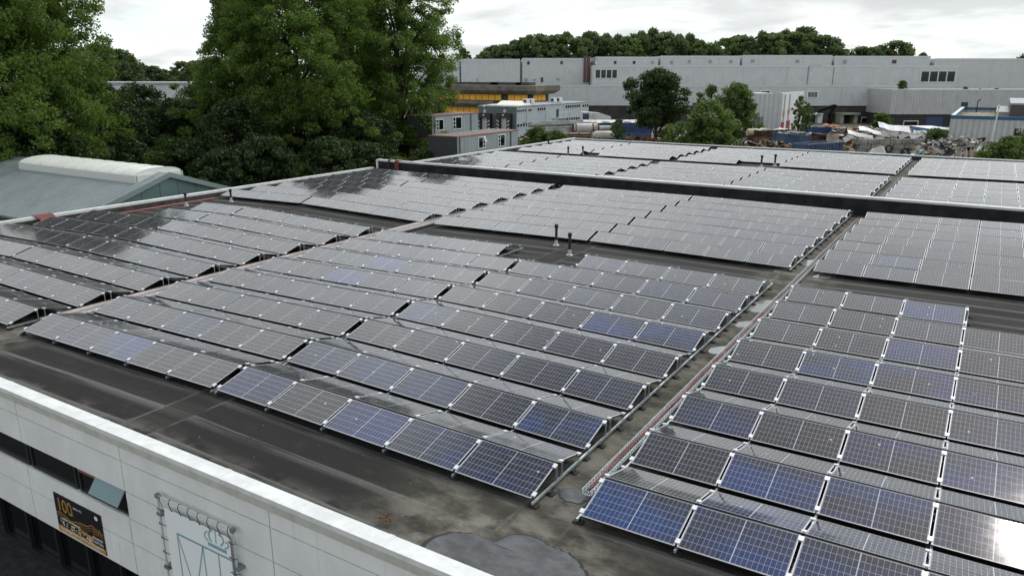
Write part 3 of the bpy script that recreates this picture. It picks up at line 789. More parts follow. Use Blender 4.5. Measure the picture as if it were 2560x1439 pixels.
for (a, e), (c, f) in zip(W1[:-1], W1[1:]):
    for o_, w_ in ((0, .022), (.05, .012), (.10, .01)):
        b.face([pp(a, e + o_, .003), pp(a, e + o_ + w_, .003), pp(c, f + o_ * 1.5 + w_, .003), pp(c, f + o_ * 1.5, .003)])
for k in range(4): b.face([pp(.80 + .045 * k, .40, .003), pp(.80 + .045 * k, .62 - .03 * k, .003), pp(.812 + .045 * k, .62 - .03 * k, .003), pp(.812 + .045 * k, .40, .003)])
b.face([pp(.35, .60, .0025), pp(.35, .64, .0025), pp(.75, .80, .0025), pp(.78, .70, .0025)])
obj('gold_wave', b, GOLD, po)
text_obj('lettering', '100', .50, GOLD, Matrix.Translation(pp(.05, .42, .004)) @ STAND, po, .56)
text_obj('lettering', 'JAAR', .10, GOLD, Matrix.Translation(pp(.36, .17, .004)) @ STAND @ Matrix.Rotation(R(-90), 4, 'Z'), po, .26)
text_obj('lettering', 'SINDS 1921', .07, PRINTW, Matrix.Translation(pp(.42, .19, .004)) @ STAND, po, .34)
text_obj('lettering', 'aangeboden door het personeel', .085, PRINTW, Matrix.Translation(pp(.10, .635, .004)) @ STAND, po, .80)
text_obj('lettering', 'MOORMAN', .10, PRINTW, Matrix.Translation(pp(.76, .71, .004)) @ STAND, po, .40)
text_obj('lettering', 'KARTON', .10, PRINTW, Matrix.Translation(pp(.76, .81, .004)) @ STAND, po, .40)
text_obj('lettering', 'Koninklijke Moorman Karton Weesp BV', .12, PRINTW, Matrix.Translation(pp(.05, .925, .004)) @ STAND, po, 1.78)
b = MB(); rg = random.Random(8)
for k in range(46):
    s = rg.uniform(.06, .72); y_ = .68 + s * .10 + rg.uniform(-.04, .08); w_ = rg.uniform(.01, .04); h_ = rg.uniform(.015, .05)
    b.face([pp(s, y_, .003), pp(s + w_ * .3, y_ + h_, .003), pp(s + w_, y_ + h_ * .8, .003), pp(s + w_ * .8, y_ - h_ * .2, .003)])
for k in range(40): b.face([pp(.06 + .0222 * k, .965, .004), pp(.06 + .0222 * k, .985, .004), pp(.074 + .0222 * k, .985, .004), pp(.074 + .0222 * k, .965, .004)])
for k in range(12):
    a, c = k * math.pi / 6, (k + 1) * math.pi / 6
    b.face([pp(.90, .13, .003), pp(.90 + .035 * math.cos(a), .13 + .055 * math.sin(a), .003), pp(.90 + .035 * math.cos(c), .13 + .055 * math.sin(c), .003)])
obj('photo_collage', b, PRINTW, po)

# banner in a tube frame
BU0, BU1, BZ1, BZ0 = -13.66, -11.37, -.74, -3.16
bn_ = thing('banner', 'white banner with a blue crown emblem laced into a grey tube frame', 'banner', (BU0, FV, BZ0))
b = MB(); BV_ = FV - .12
for a, c in (((BU0, BV_, BZ1), (BU1, BV_, BZ1)), ((BU0, BV_, BZ0), (BU1, BV_, BZ0)), ((BU0, BV_, BZ0), (BU0, BV_, BZ1)), ((BU1, BV_, BZ0), (BU1, BV_, BZ1))): b.tube([a, c], .021, 10)
smooth(obj('tube_frame', b, ALU, bn_))
BRK = mat('bracket_grey', (.22, .22, .23), .5, .2)
for x in (BU0, BU1):
    for z in (BZ0, BZ1): obj('corner_joint', MB().box(x - .042, x + .042, BV_ - .04, BV_ + .04, z - .042, z + .042), BRK, bn_)
for x, z in ((BU0, -1.15), (BU1, -1.55), (BU0, -2.4), (BU1, -2.5)): obj('wall_bracket', MB().box(x - .06, x + .10, BV_ - .04, FV, z - .03, z + .03), BRK, bn_)
b = MB(); CZ1, CZ0, CU0, CU1 = BZ1 - .20, BZ0 + .12, BU0 + .16, BU1 - .13
N_ = 16; ring0 = []; ring1 = []
for i in range(N_ + 1):
    x = CU0 + (CU1 - CU0) * i / N_; sag = .03 * abs(math.sin(i / N_ * 7 * math.pi)); ring1.append((x, CZ1 - .03 + sag)); ring0.append((x, CZ0))
for i in range(N_):
    b.hexa([(ring0[i][0], BV_ - .004, CZ0), (ring0[i + 1][0], BV_ - .004, CZ0), (ring0[i + 1][0], BV_ + .004, CZ0), (ring0[i][0], BV_ + .004, CZ0)],
           [(ring1[i][0], BV_ - .004, ring1[i][1]), (ring1[i + 1][0], BV_ - .004, ring1[i + 1][1]), (ring1[i + 1][0], BV_ + .004, ring1[i + 1][1]), (ring1[i][0], BV_ + .004, ring1[i][1])])
obj('banner_cloth', b, mat('banner_white', (.86, .88, .88), .5, 0, .4), bn_)
b = MB()
for k in range(8):
    x = BU0 + .13 + k * (BU1 - BU0 - .22) / 7; b.tube([(x, BV_ - .01, CZ1 - .02), (x - .02, BV_ - .045, BZ1 - .03), (x - .03, BV_, BZ1 + .034), (x - .02, BV_ + .04, BZ1 - .02)], .009, 5)
for k in range(7):
    z = BZ1 - .28 - k * .33
    for x, s in ((BU0, 1), (BU1, -1)): b.tube([(x + s * .18, BV_ - .012, z - .02), (x, BV_ - .046, z), (x - s * .034, BV_, z + .01)], .008, 5)
obj('lacing', b, BLACK, bn_)
PRINTB = mat('blue_print', (.24, .41, .47), .5)
def bp(X, Y, d=.008):
    p = at_v(390 + X / 3.735, 1220 + Y / 3.735, BV_ - d); return p
def stroke(mb, a, c, w):
    a, c = Vector(a), Vector(c); dr = (c - a).normalized(); n = Vector((-dr.z, 0, dr.x)) * w / 2
    mb.hexa([a - n, c - n, c + n, a + n], [p + Vector((0, -.002, 0)) for p in (a - n, c - n, c + n, a + n)])
b = MB()
for (x0, y0, x1, y1), w in (((192, 418, 712, 674), .045), ((196, 420, 262, 900), .028), ((200, 430, 352, 900), .026), ((436, 545, 392, 900), .028), ((436, 545, 486, 900), .028), ((584, 615, 612, 900), .03), ((712, 674, 745, 920), .03)):
    stroke(b, bp(x0, y0), bp(x1, y1), w)
stroke(b, bp(486, 512), bp(660, 596), .075)
for pts, w in (((490, 488), (462, 462), (450, 430), (462, 404), (480, 402)), .03), (((520, 500), (498, 462), (490, 425), (500, 396), (522, 392)), .036), (((562, 515), (556, 470), (550, 400)), .022), (((604, 535), (624, 515), (630, 486), (612, 450), (580, 432)), .036), (((640, 562), (668, 556), (678, 540), (668, 515), (645, 500)), .03), (((548, 392), (552, 400)), .03):
    for a, c in zip(pts[:-1], pts[1:]): stroke(b, bp(*a), bp(*c), w)
obj('printed_emblem', b, PRINTB, bn_)

# ------------------------------------------------------------------ neighbour: shed with a gable and a barrel rooflight
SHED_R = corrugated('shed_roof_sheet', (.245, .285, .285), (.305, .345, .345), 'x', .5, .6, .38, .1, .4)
SHED_W = mat('teal_cladding', (.10, .155, .15), .5, 0, .4, .12, .6)
RV_, EZ, RZ, U0_, U1_, HW = 20.35, -1.32, 1.04, -66.5, -46.9, 7.1
sh = thing('gabled_shed', 'teal clad shed with low gable and grey ribbed metal roof beside our building', 'building', (-56, RV_, GZ))
b = MB()
for s in (-1, 1):
    e = (U0_ - .2, RV_ + s * (HW + .2), EZ - .06), (U1_ + .2, RV_ + s * (HW + .2), EZ - .06), (U1_ + .2, RV_, RZ), (U0_ - .2, RV_, RZ)
    q = e if s < 0 else e[::-1]
    b.hexa([Vector(p) - Vector((0, 0, .12)) for p in q], q)
obj('roof', b, SHED_R, sh)
b = MB(); prof = [(RV_ - HW, GZ), (RV_ + HW, GZ), (RV_ + HW, EZ - .22), (RV_, RZ - .2), (RV_ - HW, EZ - .22)]
b.hexa([(U0_, y, z) for y, z in prof], [(U1_, y, z) for y, z in prof]); obj('wall', b, SHED_W, sh)
b = MB()
for y in np.arange(RV_ - HW + 1, RV_ + HW, 1.35): b.box(U1_ + .001, U1_ + .012, y - .02, y + .02, GZ, RZ - .3 - abs(y - RV_) * .332)
obj('cladding_seams', b, mat('teal_seam', (.05, .08, .078), .6), sh)
b = MB()
for s in (-1, 1):
    a = Vector((U1_ + .22, RV_, RZ + .06)); c = Vector((U1_ + .22, RV_ + s * (HW + .25), EZ - .02)); dn = Vector((0, 0, -.34)); ou = Vector((-.14, 0, 0))
    q = [a, c, c + dn, a + dn]; q2 = [p + ou for p in q]
    b.hexa(q if s > 0 else q[::-1], q2 if s > 0 else q2[::-1])
obj('verge_trim', b, mat('teal_trim', (.20, .25, .245), .45, .1, .5), sh)
b = MB(); b.box(U0_, U1_, RV_ - HW - .02, RV_ - HW + .0, EZ - 1.1, EZ - .3); obj('eaves_shade_strip', b, BLACK, sh)  # black strip standing in for the shade under the eaves
# barrel rooflight on the ridge
bv_ = thing('barrel_rooflight', 'white barrel-vaulted rooflight along the ridge of the teal shed', 'rooflight', (-55, RV_, RZ))
b = MB(); A_, B_ = -62.5, -47.9; n = 14; rw, rh = 1.7, .40
pr = [(RV_ + rw * math.cos(math.pi * k / n), RZ - .12 + rh * math.sin(math.pi * k / n)) for k in range(n + 1)]
b.hexa([(A_, y, z) for y, z in pr], [(B_, y, z) for y, z in pr]); smooth(obj('vault', b, mat('opal_sheet', (.72, .73, .66), .35, 0, .5, .06, .6), bv_), 30)
b = MB()
for x in np.arange(A_, B_ + .01, 1.46):
    P_ = [(x, RV_ + (rw + .015) * math.cos(math.pi * k / n), RZ - .12 + (rh + .015) * math.sin(math.pi * k / n)) for k in range(n + 1)]
    b.tube(P_, .022, 4)
b.box(A_ - .1, B_ + .1, RV_ - rw - .06, RV_ - rw + .05, RZ - .66, RZ - .10); b.box(A_ - .1, B_ + .1, RV_ + rw - .05, RV_ + rw + .06, RZ - .66, RZ - .10)
b.box(A_ - .1, A_ - .02, RV_ - rw, RV_ + rw, RZ - .66, RZ - .1); b.box(B_ + .02, B_ + .1, RV_ - rw, RV_ + rw, RZ - .66, RZ - .1)
obj('kerb', b, mat('opal_rib', (.55, .57, .53), .5), bv_)

# ------------------------------------------------------------------ stacked site cabins
CABIN = corrugated('cabin_panel', (.255, .29, .295), (.30, .335, .34), 'y', .6, .12, .5, .1, .25)
REDTRIM = mat('red_trim', (.30, .09, .075), .5); CFELT = mat('cabin_felt', (.20, .175, .15), .8, 0, .3, .2, 1)
WFRAME = mat('white_frame', (.78, .79, .78), .4)
def cabin(u, w, v0, v1, z0, z1, wins, label):
    t_ = thing('site_cabin', label, 'site cabin', (u - w / 2, v0, z0))
    b = MB(); b.box(u - w, u, v0, v1, z0, z1 - .06)
    obj('body', b, CABIN, t_)
    b = MB(); b.box(u - w + .02, u - .02, v0 - .012, v0 - .002, z0 + .05, z1 - .1); obj('end_panel', b, mat('cabin_end', (.045, .05, .05), .6), t_)
    b = MB(); b.box(u - w - .05, u + .05, v0 - .05, v1 + .05, z1 - .06, z1 - .02, 1, top=0); b.box(u - .02, u + .07, v0 - .06, v1 + .06, z1 - .10, z1 + .01, 1); b.box(u - w - .05, u - .05, v0 - .07, v0 + .03, z1 - .10, z1 + .01, 1)
    obj('roof', b, [CFELT, REDTRIM], t_)
    b = MB()
    for y in (v0 + .35, v1 - 1.6): b.tube([(u + .06, y, z0), (u + .06, y, z1 - .12)], .05, 6)
    obj('downpipe', b, mat('grey_pipe', (.07, .07, .07), .5), t_)
    for a, c, za, zb, vent_open in wins:
        f = MB(); x0 = u + .005
        for q in ((a, c, za, za + .07), (a, c, zb - .07, zb), (a, a + .07, za + .07, zb - .07), (c - .07, c, za + .07, zb - .07)): f.box(x0, x0 + .06, q[0], q[1], q[2], q[3])
        k = a + (c - a) * (.30 if not vent_open else .66); f.box(x0, x0 + .055, k, k + .06, za + .07, zb - .07)
        sa, sb = (a + .07, k) if not vent_open else (k + .06, c - .07)
        for fr_ in (.33, .63): z_ = za + (zb - za) * fr_; f.box(x0, x0 + .05, sa, sb, z_, z_ + .06)
        if vent_open:
            M_ = Matrix.Translation((x0 + .06, 0, zb - .07)) @ Matrix.Rotation(R(-25), 4, 'Y')
            f.box(0, .04, sa, sb, -.50, -.44, 0, M_); f.box(0, .04, sa, sb, -.06, 0, 0, M_); f.box(0, .04, sa, sa + .06, -.44, -.06, 0, M_); f.box(0, .04, sb - .06, sb, -.44, -.06, 0, M_)
        wf = obj('window', f, WFRAME, t_)
        g = MB(); g.box(x0, x0 + .02, a + .07, c - .07, za + .07, zb - .07); link('pane', g.mesh('pane', DARKGLASS, t_.location), wf)
    return t_
cu = -46.0
c0 = at_u(1143, 340, cu); c1 = at_u(1295, 324, cu)
w_ = [at_u(*p, cu) for p in ((1195, 343), (1213, 370), (1244, 337), (1262, 365))]
cabin(cu, 3.6, c0.y, c1.y, -1.55, c0.z - .05, [(w_[0].y, w_[1].y, w_[1].z, w_[0].z, True), (w_[2].y, w_[3].y, w_[3].z, w_[2].z, False)], 'grey site cabin with two white-framed windows, its roof edged in red, behind the side coping')
cabin(cu - .02, 3.5, c0.y + .1, c1.y - .1, GZ, -1.62, [], 'lower grey site cabin carrying the two-windowed cabin, mostly hidden by the roof edge')
uu = -55.0
d0 = at_u(1100, 288, uu); d1 = at_u(1195, 281, uu); w_ = [at_u(*p, uu) for p in ((1131, 293), (1154, 322), (1098, 298), (1109, 325))]
cabin(uu, 3.6, d0.y - 1.5, d1.y, 0.2, d1.z, [(w_[0].y, w_[1].y, w_[1].z, w_[0].z, False), (w_[2].y - .6, w_[3].y, w_[3].z, w_[2].z, False)], 'upper grey site cabin behind, half hidden by the big poplar')
cabin(uu - .02, 3.5, d0.y - 1.4, d1.y - .1, GZ, .12, [], 'ground-level grey cabin under the half-hidden upper cabin')

# ------------------------------------------------------------------ grey loading-dock building
DV = 128.0
k0 = at_v(1290, 264, DV); k1 = at_v(1196, 259, DV); DU = k0.x; ztop = k0.z - .4; kr = at_u(1472, 253, DU)
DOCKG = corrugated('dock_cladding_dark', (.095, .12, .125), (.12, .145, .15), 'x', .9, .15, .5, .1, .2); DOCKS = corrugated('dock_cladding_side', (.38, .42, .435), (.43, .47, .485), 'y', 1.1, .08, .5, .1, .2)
dk = thing('dock_building', 'grey flat-roofed building with two black-surrounded loading docks', 'building', (DU, DV, GZ))
b = MB(); b.box(k1.x, DU - .12, DV, DV + .3, GZ, ztop); obj('dock_front', b, DOCKG, dk)
b = MB(); b.box(k1.x, DU, DV + .31, kr.y, GZ, ztop - .05); obj('body', b, DOCKS, dk)
b = MB(); b.box(k1.x - .1, DU + .1, DV - .08, kr.y + .1, ztop, ztop + .25, 0); obj('roof_edge', b, mat('roof_edge_grey', (.26, .28, .29), .6, 0, .4, .15, .5), dk)
for xa, xb in ((1205, 1228), (1244, 1278)):
    if xa == 1205: xa, xb = 1196, 1229
    p0 = at_v(xa, 283, DV - .3); p1 = at_v(xb, 318, DV - .3)
    f = MB(); zt, zb_ = p0.z, p1.z - .6; w_ = .85
    f.box(p0.x, p1.x, DV - .9, DV - .02, zt - w_, zt); f.box(p0.x, p0.x + w_, DV - .9, DV - .02, zb_, zt - w_); f.box(p1.x - w_, p1.x, DV - .9, DV - .02, zb_, zt - w_)
    ds = obj('dock_surround', f, BLACK, dk)
    g = MB(); g.box(p0.x + w_, p1.x - w_, DV - .2, DV - .1, zb_ - .3, zt - w_); g2 = link('dock_door', g.mesh('dock_door', mat('dock_door_white', (.55, .56, .56), .5), dk.location), dk)
    g = MB()
    for k in range(4):
        z = zt - 1.5 - k * .75
        for xx, s in ((p0.x + .12, 1), (p1.x - .12, -1)): g.hexa([(xx, DV - .92, z), (xx + s * .55, DV - .92, z - .35), (xx + s * .55, DV - .905, z - .35), (xx, DV - .905, z)], [(xx, DV - .92, z + .2), (xx + s * .55, DV - .92, z - .15), (xx + s * .55, DV - .905, z - .15), (xx, DV - .905, z + .2)])
    g.box((p0.x + p1.x) / 2 - .15, (p0.x + p1.x) / 2 + .25, DV - .96, DV - .9, zt - .45, zt - .2)
    link('dock_marker', g.mesh('dock_marker', PRINTW, dk.location), ds)
for px in (1212, 1262):
    p = at_v(px, 265, DV - .05); b = MB(); b.tube([(p.x, DV - .02, p.z), (p.x, DV - .5, p.z - .1)], .22, 8); q = at_v(px, 278, DV - .05); b.tube([(q.x, DV - .01, q.z), (q.x, DV - .12, q.z)], .4, 10); obj('dock_lamp', b, mat('lamp_grey', (.5, .52, .52), .5), dk)
for xa, ya, xb, yb, n in ((1292, 275, 1316, 280, 5), (1320, 273, 1329, 278, 2), (1343, 270, 1363, 276, 4), (1413, 264, 1450, 270, 7), (1455, 262, 1471, 267, 3), (1408, 296, 1450, 303, 7), (1292, 311, 1345, 317, 8)):
    p0 = at_u(xa, ya, DU); p1 = at_u(xb, yb, DU); zb_ = at_u(xa, yb + .8, DU).z
    f = MB(); f.box(DU + .005, DU + .05, p0.y, p1.y, zb_ - .1, p0.z + .1); wf = obj('window', f, mat('window_grey', (.50, .53, .54), .5), dk)
    g = MB(); st = (p1.y - p0.y) / n
    for k in range(n): g.box(DU + .04, DU + .06, p0.y + st * (k + .12), p0.y + st * (k + .88), zb_, p0.z)
    link('pane', g.mesh('pane', DARKGLASS, dk.location), wf)
b = MB()
for px in (1318, 1366, 1411, 1453):
    p = at_u(px, 262, DU); b.tube([(DU + .09, p.y, GZ), (DU + .09, p.y, ztop)], .09, 6)
obj('downpipe', b, WFRAME, dk)
p0 = at_u(1391, 273, DU); p1 = at_u(1396, 293, DU); b = MB(); b.box(DU + .01, DU + .07, p0.y, p1.y, p1.z, p0.z); obj('side_door', b, BLACK, dk)
b = MB(); b.box(DU + .08, DU + 1.6, p0.y - 1.5, p1.y + 2.5, p1.z - .2, p1.z - .08)
for y in (p0.y - 1.4, p1.y + 2.4): b.tube([(DU + 1.5, y, GZ), (DU + 1.5, y, p1.z + 1.1)], .06, 5)
b.tube([(DU + 1.5, p0.y - 1.4, p1.z + 1.1), (DU + 1.5, p1.y + 2.4, p1.z + 1.1)], .05, 5); b.hexa([(DU + .2, p0.y - 5, GZ), (DU + 1.4, p0.y - 5, GZ), (DU + 1.4, p0.y - 1.5, p1.z - .3), (DU + .2, p0.y - 1.5, p1.z - .3)], [(DU + .2, p0.y - 5, GZ + .2), (DU + 1.4, p0.y - 5, GZ + .2), (DU + 1.4, p0.y - 1.5, p1.z - .1), (DU + .2, p0.y - 1.5, p1.z - .1)])
obj('outside_stair', b, ALU_D, dk)
b = MB(); q0 = at_v(1222, 258, DV + 6); q1 = at_v(1306, 251, DV + 6)
b.hexa([(q0.x, DV + 5, ztop + .25), (q1.x, DV + 5, ztop + .25), (q1.x, DV + 10, ztop + .25), (q0.x, DV + 10, ztop + .25)], [(q0.x + 2.2, DV + 6, ztop + .4), (q1.x - .2, DV + 6, ztop + .4), (q1.x - 1.5, DV + 9, ztop + 1.0), (q0.x + 1.5, DV + 9, ztop + 1.0)])
obj('roof_light', b, mat('cream_sheet', (.66, .66, .54), .5), dk)
for px, lab in ((1316, 'white air conditioner on the dock building roof, nearest the cream rooflight'), (1328, 'white air conditioner on the dock building roof, second from the cream rooflight'), (1384, 'white air conditioner on the dock building roof, third from the cream rooflight'), (1398, 'white air conditioner on the dock building roof, farthest from the cream rooflight')):
    p = at_u(px, 256, DU - 3); a_ = thing('air_conditioner', lab, 'air conditioner', (p.x, p.y, ztop + .25), 'air conditioners on the dock building')
    b = MB(); b.box(p.x - .5, p.x + .5, p.y - .7, p.y + .7, ztop + .35, ztop + 1.45); b.box(p.x - .45, p.x + .45, p.y - .6, p.y - .5, ztop + .25, ztop + .35); b.box(p.x - .45, p.x + .45, p.y + .5, p.y + .6, ztop + .25, ztop + .35); obj('casing', b, mat('ac_white', (.6, .61, .61), .5), a_)
    b = MB(); b.tube([(p.x + .01, p.y - .70, ztop + .9), (p.x + .01, p.y - .74, ztop + .9)], .38, 12); obj('fan_grille', b, BLACK, a_)

# ------------------------------------------------------------------ yellow-panelled office block
OV = 150.0
of = thing('office_block', 'low office block with orange-yellow infill panels between brown concrete fascias', 'building', tuple(at_v(1230, 300, OV)[:2]) + (GZ,))
o0 = at_v(1085, 215, OV); o1 = at_v(1340, 215, OV); oz = [at_v(1250, py, OV).z for py in (214, 231, 253, 265, 290)]
CONC = mat('brown_concrete', (.155, .145, .115), .85, 0, .3, .35, .35)
YEL = mat('orange_yellow_panel', (.88, .43, .035), .45, 0, .4, .15, .3)
b = MB()
def fas(z0, z1, x1, y0): b.hexa([(o0.x, y0 + .8, z0 - .4), (x1 - .8, y0 + .8, z0 - .4), (x1 - .8, y0 + 10, z0 - .4), (o0.x, y0 + 10, z0 - .4)], [(o0.x, y0, z0 + .4), (x1, y0, z0 + .4), (x1, y0 + 12, z0 + .4), (o0.x, y0 + 12, z0 + .4)]); b.box(o0.x, x1, y0, y0 + 12, z0 + .4, z1)
fas(oz[1], oz[0], o1.x, OV); fas(oz[3], oz[2], o1.x - 12, OV - .4); obj('concrete_fascia', b, CONC, of)
b = MB(); b.box(o0.x, o1.x - 2.2, OV + 2, OV + 10, GZ, oz[1]); obj('dark_core', b, BLACK, of)
b = MB(); x = o0.x + .5; k = 0
while x < o1.x - 5:
    if k not in (10,): b.box(x, x + 1.75, OV + 1.7, OV + 1.8, oz[2] + .1, oz[1] - .55)
    x += 1.9; k += 1
for y in np.arange(OV + 2.5, OV + 8, 2.0): b.box(o1.x - 2.2, o1.x - 2.1, y, y + 1.8, oz[2] + .1, oz[1] - .55)
x = o0.x + .5
while x < o0.x + 17: b.box(x, x + 1.75, OV + 1.6, OV + 1.7, oz[4] - .5, oz[3] - .5); x += 1.9
obj('infill_panel', b, YEL, of)
b = MB()
for px, w_ in ((1112, 5), (1160, 9), (1215, 3), (1240, 6), (1278, 4)): p = at_v(px, 213, OV + 3); b.box(p.x, p.x + w_, OV + 5, OV + 8, oz[0], oz[0] + .7)
obj('roof_plant', b, mat('roof_plant_dark', (.05, .05, .05), .7), of)

# ------------------------------------------------------------------ the long grey factory hall behind (its own axes: x right, y away)
HD = 222.0
hp0 = CAM + HF * HD
hall = thing('factory_hall', 'very long light grey ribbed metal factory hall closing the view behind the yard', 'building', (hp0.x, hp0.y, 0)); hall.rotation_euler = (0, 0, R(-YAW)); hall['turned'] = 1
def hp(px, py, dd=0.0):
    p = at_d(px, py, HD + dd) - hp0; return p.dot(HR), CAM.z + ray(px, py).z * ((HD + dd) / ray(px, py).dot(HF))
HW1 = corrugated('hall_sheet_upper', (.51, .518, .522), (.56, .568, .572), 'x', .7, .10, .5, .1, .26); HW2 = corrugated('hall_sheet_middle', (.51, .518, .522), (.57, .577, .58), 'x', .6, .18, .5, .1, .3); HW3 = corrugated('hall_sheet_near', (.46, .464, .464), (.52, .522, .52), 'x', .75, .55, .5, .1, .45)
HROOF = mat('hall_roof', (.30, .30, .29), .8, 0, .3, .2, .1); HTRIM = mat('hall_trim', (.60, .61, .61), .5)
segs = [(1040, 1148, 149.5), (1152, 1300, 148.5), (1306, 1474, 146.5), (1488, 1646, 143), (1652, 1851, 140.5), (1857, 2081, 139), (2088, 2327, 141), (2338, 2700, 147)]
for a, c, py in segs:
    b = MB(); x0, z1 = hp(a, py, 14); x1, _ = hp(c, py, 14); b.box(x0, x1, 14, 60, GZ, z1, 0, top=1); b.box(x0 - .05, x1 + .05, 13.9, 14.0, z1 - .35, z1 + .1, 2)
    obj('upper_wall', b, [HW1, HROOF, HTRIM], hall)
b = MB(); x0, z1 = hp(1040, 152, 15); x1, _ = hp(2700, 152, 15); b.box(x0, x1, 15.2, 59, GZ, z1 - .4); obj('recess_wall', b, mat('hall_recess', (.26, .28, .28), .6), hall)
b = MB(); x0, z1 = hp(1482, 164.5, 7); x1, _ = hp(2393, 166, 7); b.box(x0, x1, 7, 14.2, GZ, z1, 0, top=1); b.box(x0 - .1, x1 + .1, 6.9, 7.0, z1 - .3, z1 + .12, 2); b.box(x1, x1 + .25, 6.95, 7.3, -2, z1 + .1, 2); obj('middle_wall', b, [HW2, HROOF, HTRIM], hall)
b = MB(); x0, z1 = hp(1040, 214, 0); x1, _ = hp(2240, 219, 0); _, zb_ = hp(1475, 264, 0); _, zc_ = hp(2200, 279, 0)
b.box(x0, x1, 0, 7.2, zb_, z1, 0, top=1); b.box(x0, x1, -.12, 0, z1 - .25, z1 + .15, 2); obj('lower_wall', b, [HW2, HROOF, HTRIM], hall)
b = MB(); b.box(x0, x1, .4, 7, GZ, zb_ - .01); obj('dark_plinth', b, mat('plinth_brick', (.052, .050, .048), .85, 0, .3, .3, .5), hall)
b = MB(); xa, za = hp(2232, 224, -14); xb, _ = hp(2700, 236, -14); _, zd = hp(2240, 286, -14)
b.box(xa, xb, -14, .3, zd, za, 0, top=1); obj('near_wall', b, [HW3, HROOF], hall)
b = MB(); b.box(xa + .3, xb, -13.6, .2, GZ, zd - .01); obj('dark_plinth', b, mat('plinth_dark', (.035, .033, .032), .85), hall)
def hwin(xa, ya, xb, yb, n, dd, y_, frame=None, pane=DARKGLASS, gap=.12):
    x0, z1 = hp(xa, ya, dd); x1, z0 = hp(xb, yb, dd)
    f = MB(); f.box(x0 - .25, x1 + .25, y_ - .12, y_ - .005, z0 - .2, z1 + .2); wf = link('window', f.mesh('window', frame or HTRIM), hall)
    g = MB(); st = (x1 - x0) / n
    for k in range(n): g.box(x0 + st * (k + gap / 2), x0 + st * (k + 1 - gap / 2), y_ - .16, y_ - .10, z0, z1)
    link('pane', g.mesh('pane', pane), wf)
hwin(1488, 175, 1543, 195, 4, 7, 7, None, DARKGLASS, .2); hwin(2303, 179, 2386, 204, 4, 7, 7, None, DARKGLASS, .16); hwin(2020, 230, 2043, 243, 3, 0, 0, WFRAME, mat('pane_grey', (.12, .13, .14), .2)); hwin(1903, 228, 1924, 233, 4, 0, 0, WFRAME)
HATCH = mat('rust_hatch', (.10, .045, .045), .7); HGREY = mat('grey_hatch', (.30, .31, .31), .6)
for px, py, w_, h_, mt_ in ((1318, 154, 6, 8, BLACK), (1401, 153, 6, 8, HATCH), (1484, 153, 8, 8, WFRAME), (1535, 153, 6, 7, BLACK), (1582, 153, 6, 7, BLACK), (1628, 153, 6, 7, HGREY), (1676, 152, 6, 8, HGREY), (1720, 150, 6, 8, HGREY), (1772, 150, 7, 8, HGREY), (1824, 150, 7, 8, HGREY), (1878, 149, 8, 8, HGREY), (1990, 149, 8, 8, HGREY), (2108, 150, 8, 9, HGREY), (2231, 150, 9, 9, HATCH),
                         (1310, 196, 9, 9, HGREY), (1332, 198, 8, 4, HGREY), (1352, 194, 6, 12, HATCH), (1390, 196, 9, 5, HGREY), (1192, 196, 3, 10, HGREY)):
    x0, z1 = hp(px, py, 14); x1, z0 = hp(px + w_, py + h_, 14); b = MB(); b.box(x0, x1, 13.86, 13.995, z0, z1); obj('hatch', b, mt_, hall)
b = MB()
for px, py in ((1388, 216), (2025, 181)):
    x0, z1 = hp(px, py, 0); b.box(x0, x0 + .9, -.2, -.05, z1 - 1.0, z1)
obj('wall_vent', b, HTRIM, hall)
b = MB()
for px in (1462, 1470, 1473):
    x0, z1 = hp(px, 141, 14); _, z0 = hp(px, 206, 14); b.tube([(x0, 13.6, z0), (x0, 13.6, z1)], .35, 6)
obj('rust_pipe', b, mat('rust_pipe_paint', (.13, .065, .06), .6), hall)
b = MB()
for px in np.arange(1478, 1488, 2.4):
    x0, z1 = hp(px, 143, 14); _, z0 = hp(px, 206, 14); b.tube([(x0, 13.5, z0), (x0, 13.5, z1)], .08, 4)
_, z1 = hp(1480, 143, 14); _, z0 = hp(1480, 206, 14); x0, _ = hp(1478, 150, 14); x1, _ = hp(1487, 150, 14)
for z in np.arange(z0, z1, .5): b.box(x0, x1, 13.45, 13.5, z, z + .06)
obj('cage_ladder', b, mat('ladder_dark', (.10, .09, .09), .6), hall)
b = MB()
for (a, ya, c, yc) in ((2022, 165, 2022, 211), (2085, 168, 2085, 212)):
    x0, z1 = hp(a, ya, 7); _, z0 = hp(c, yc, 7); b.box(x0 - .05, x0 + .05, 6.9, 6.99, z0, z1)
x0, z1 = hp(2022, 165, 7); x1, _ = hp(2054, 165, 7); b.box(x0 + .06, x1, 6.9, 6.99, z1 - .1, z1)
obj('panel_joint', b, BLACK, hall)
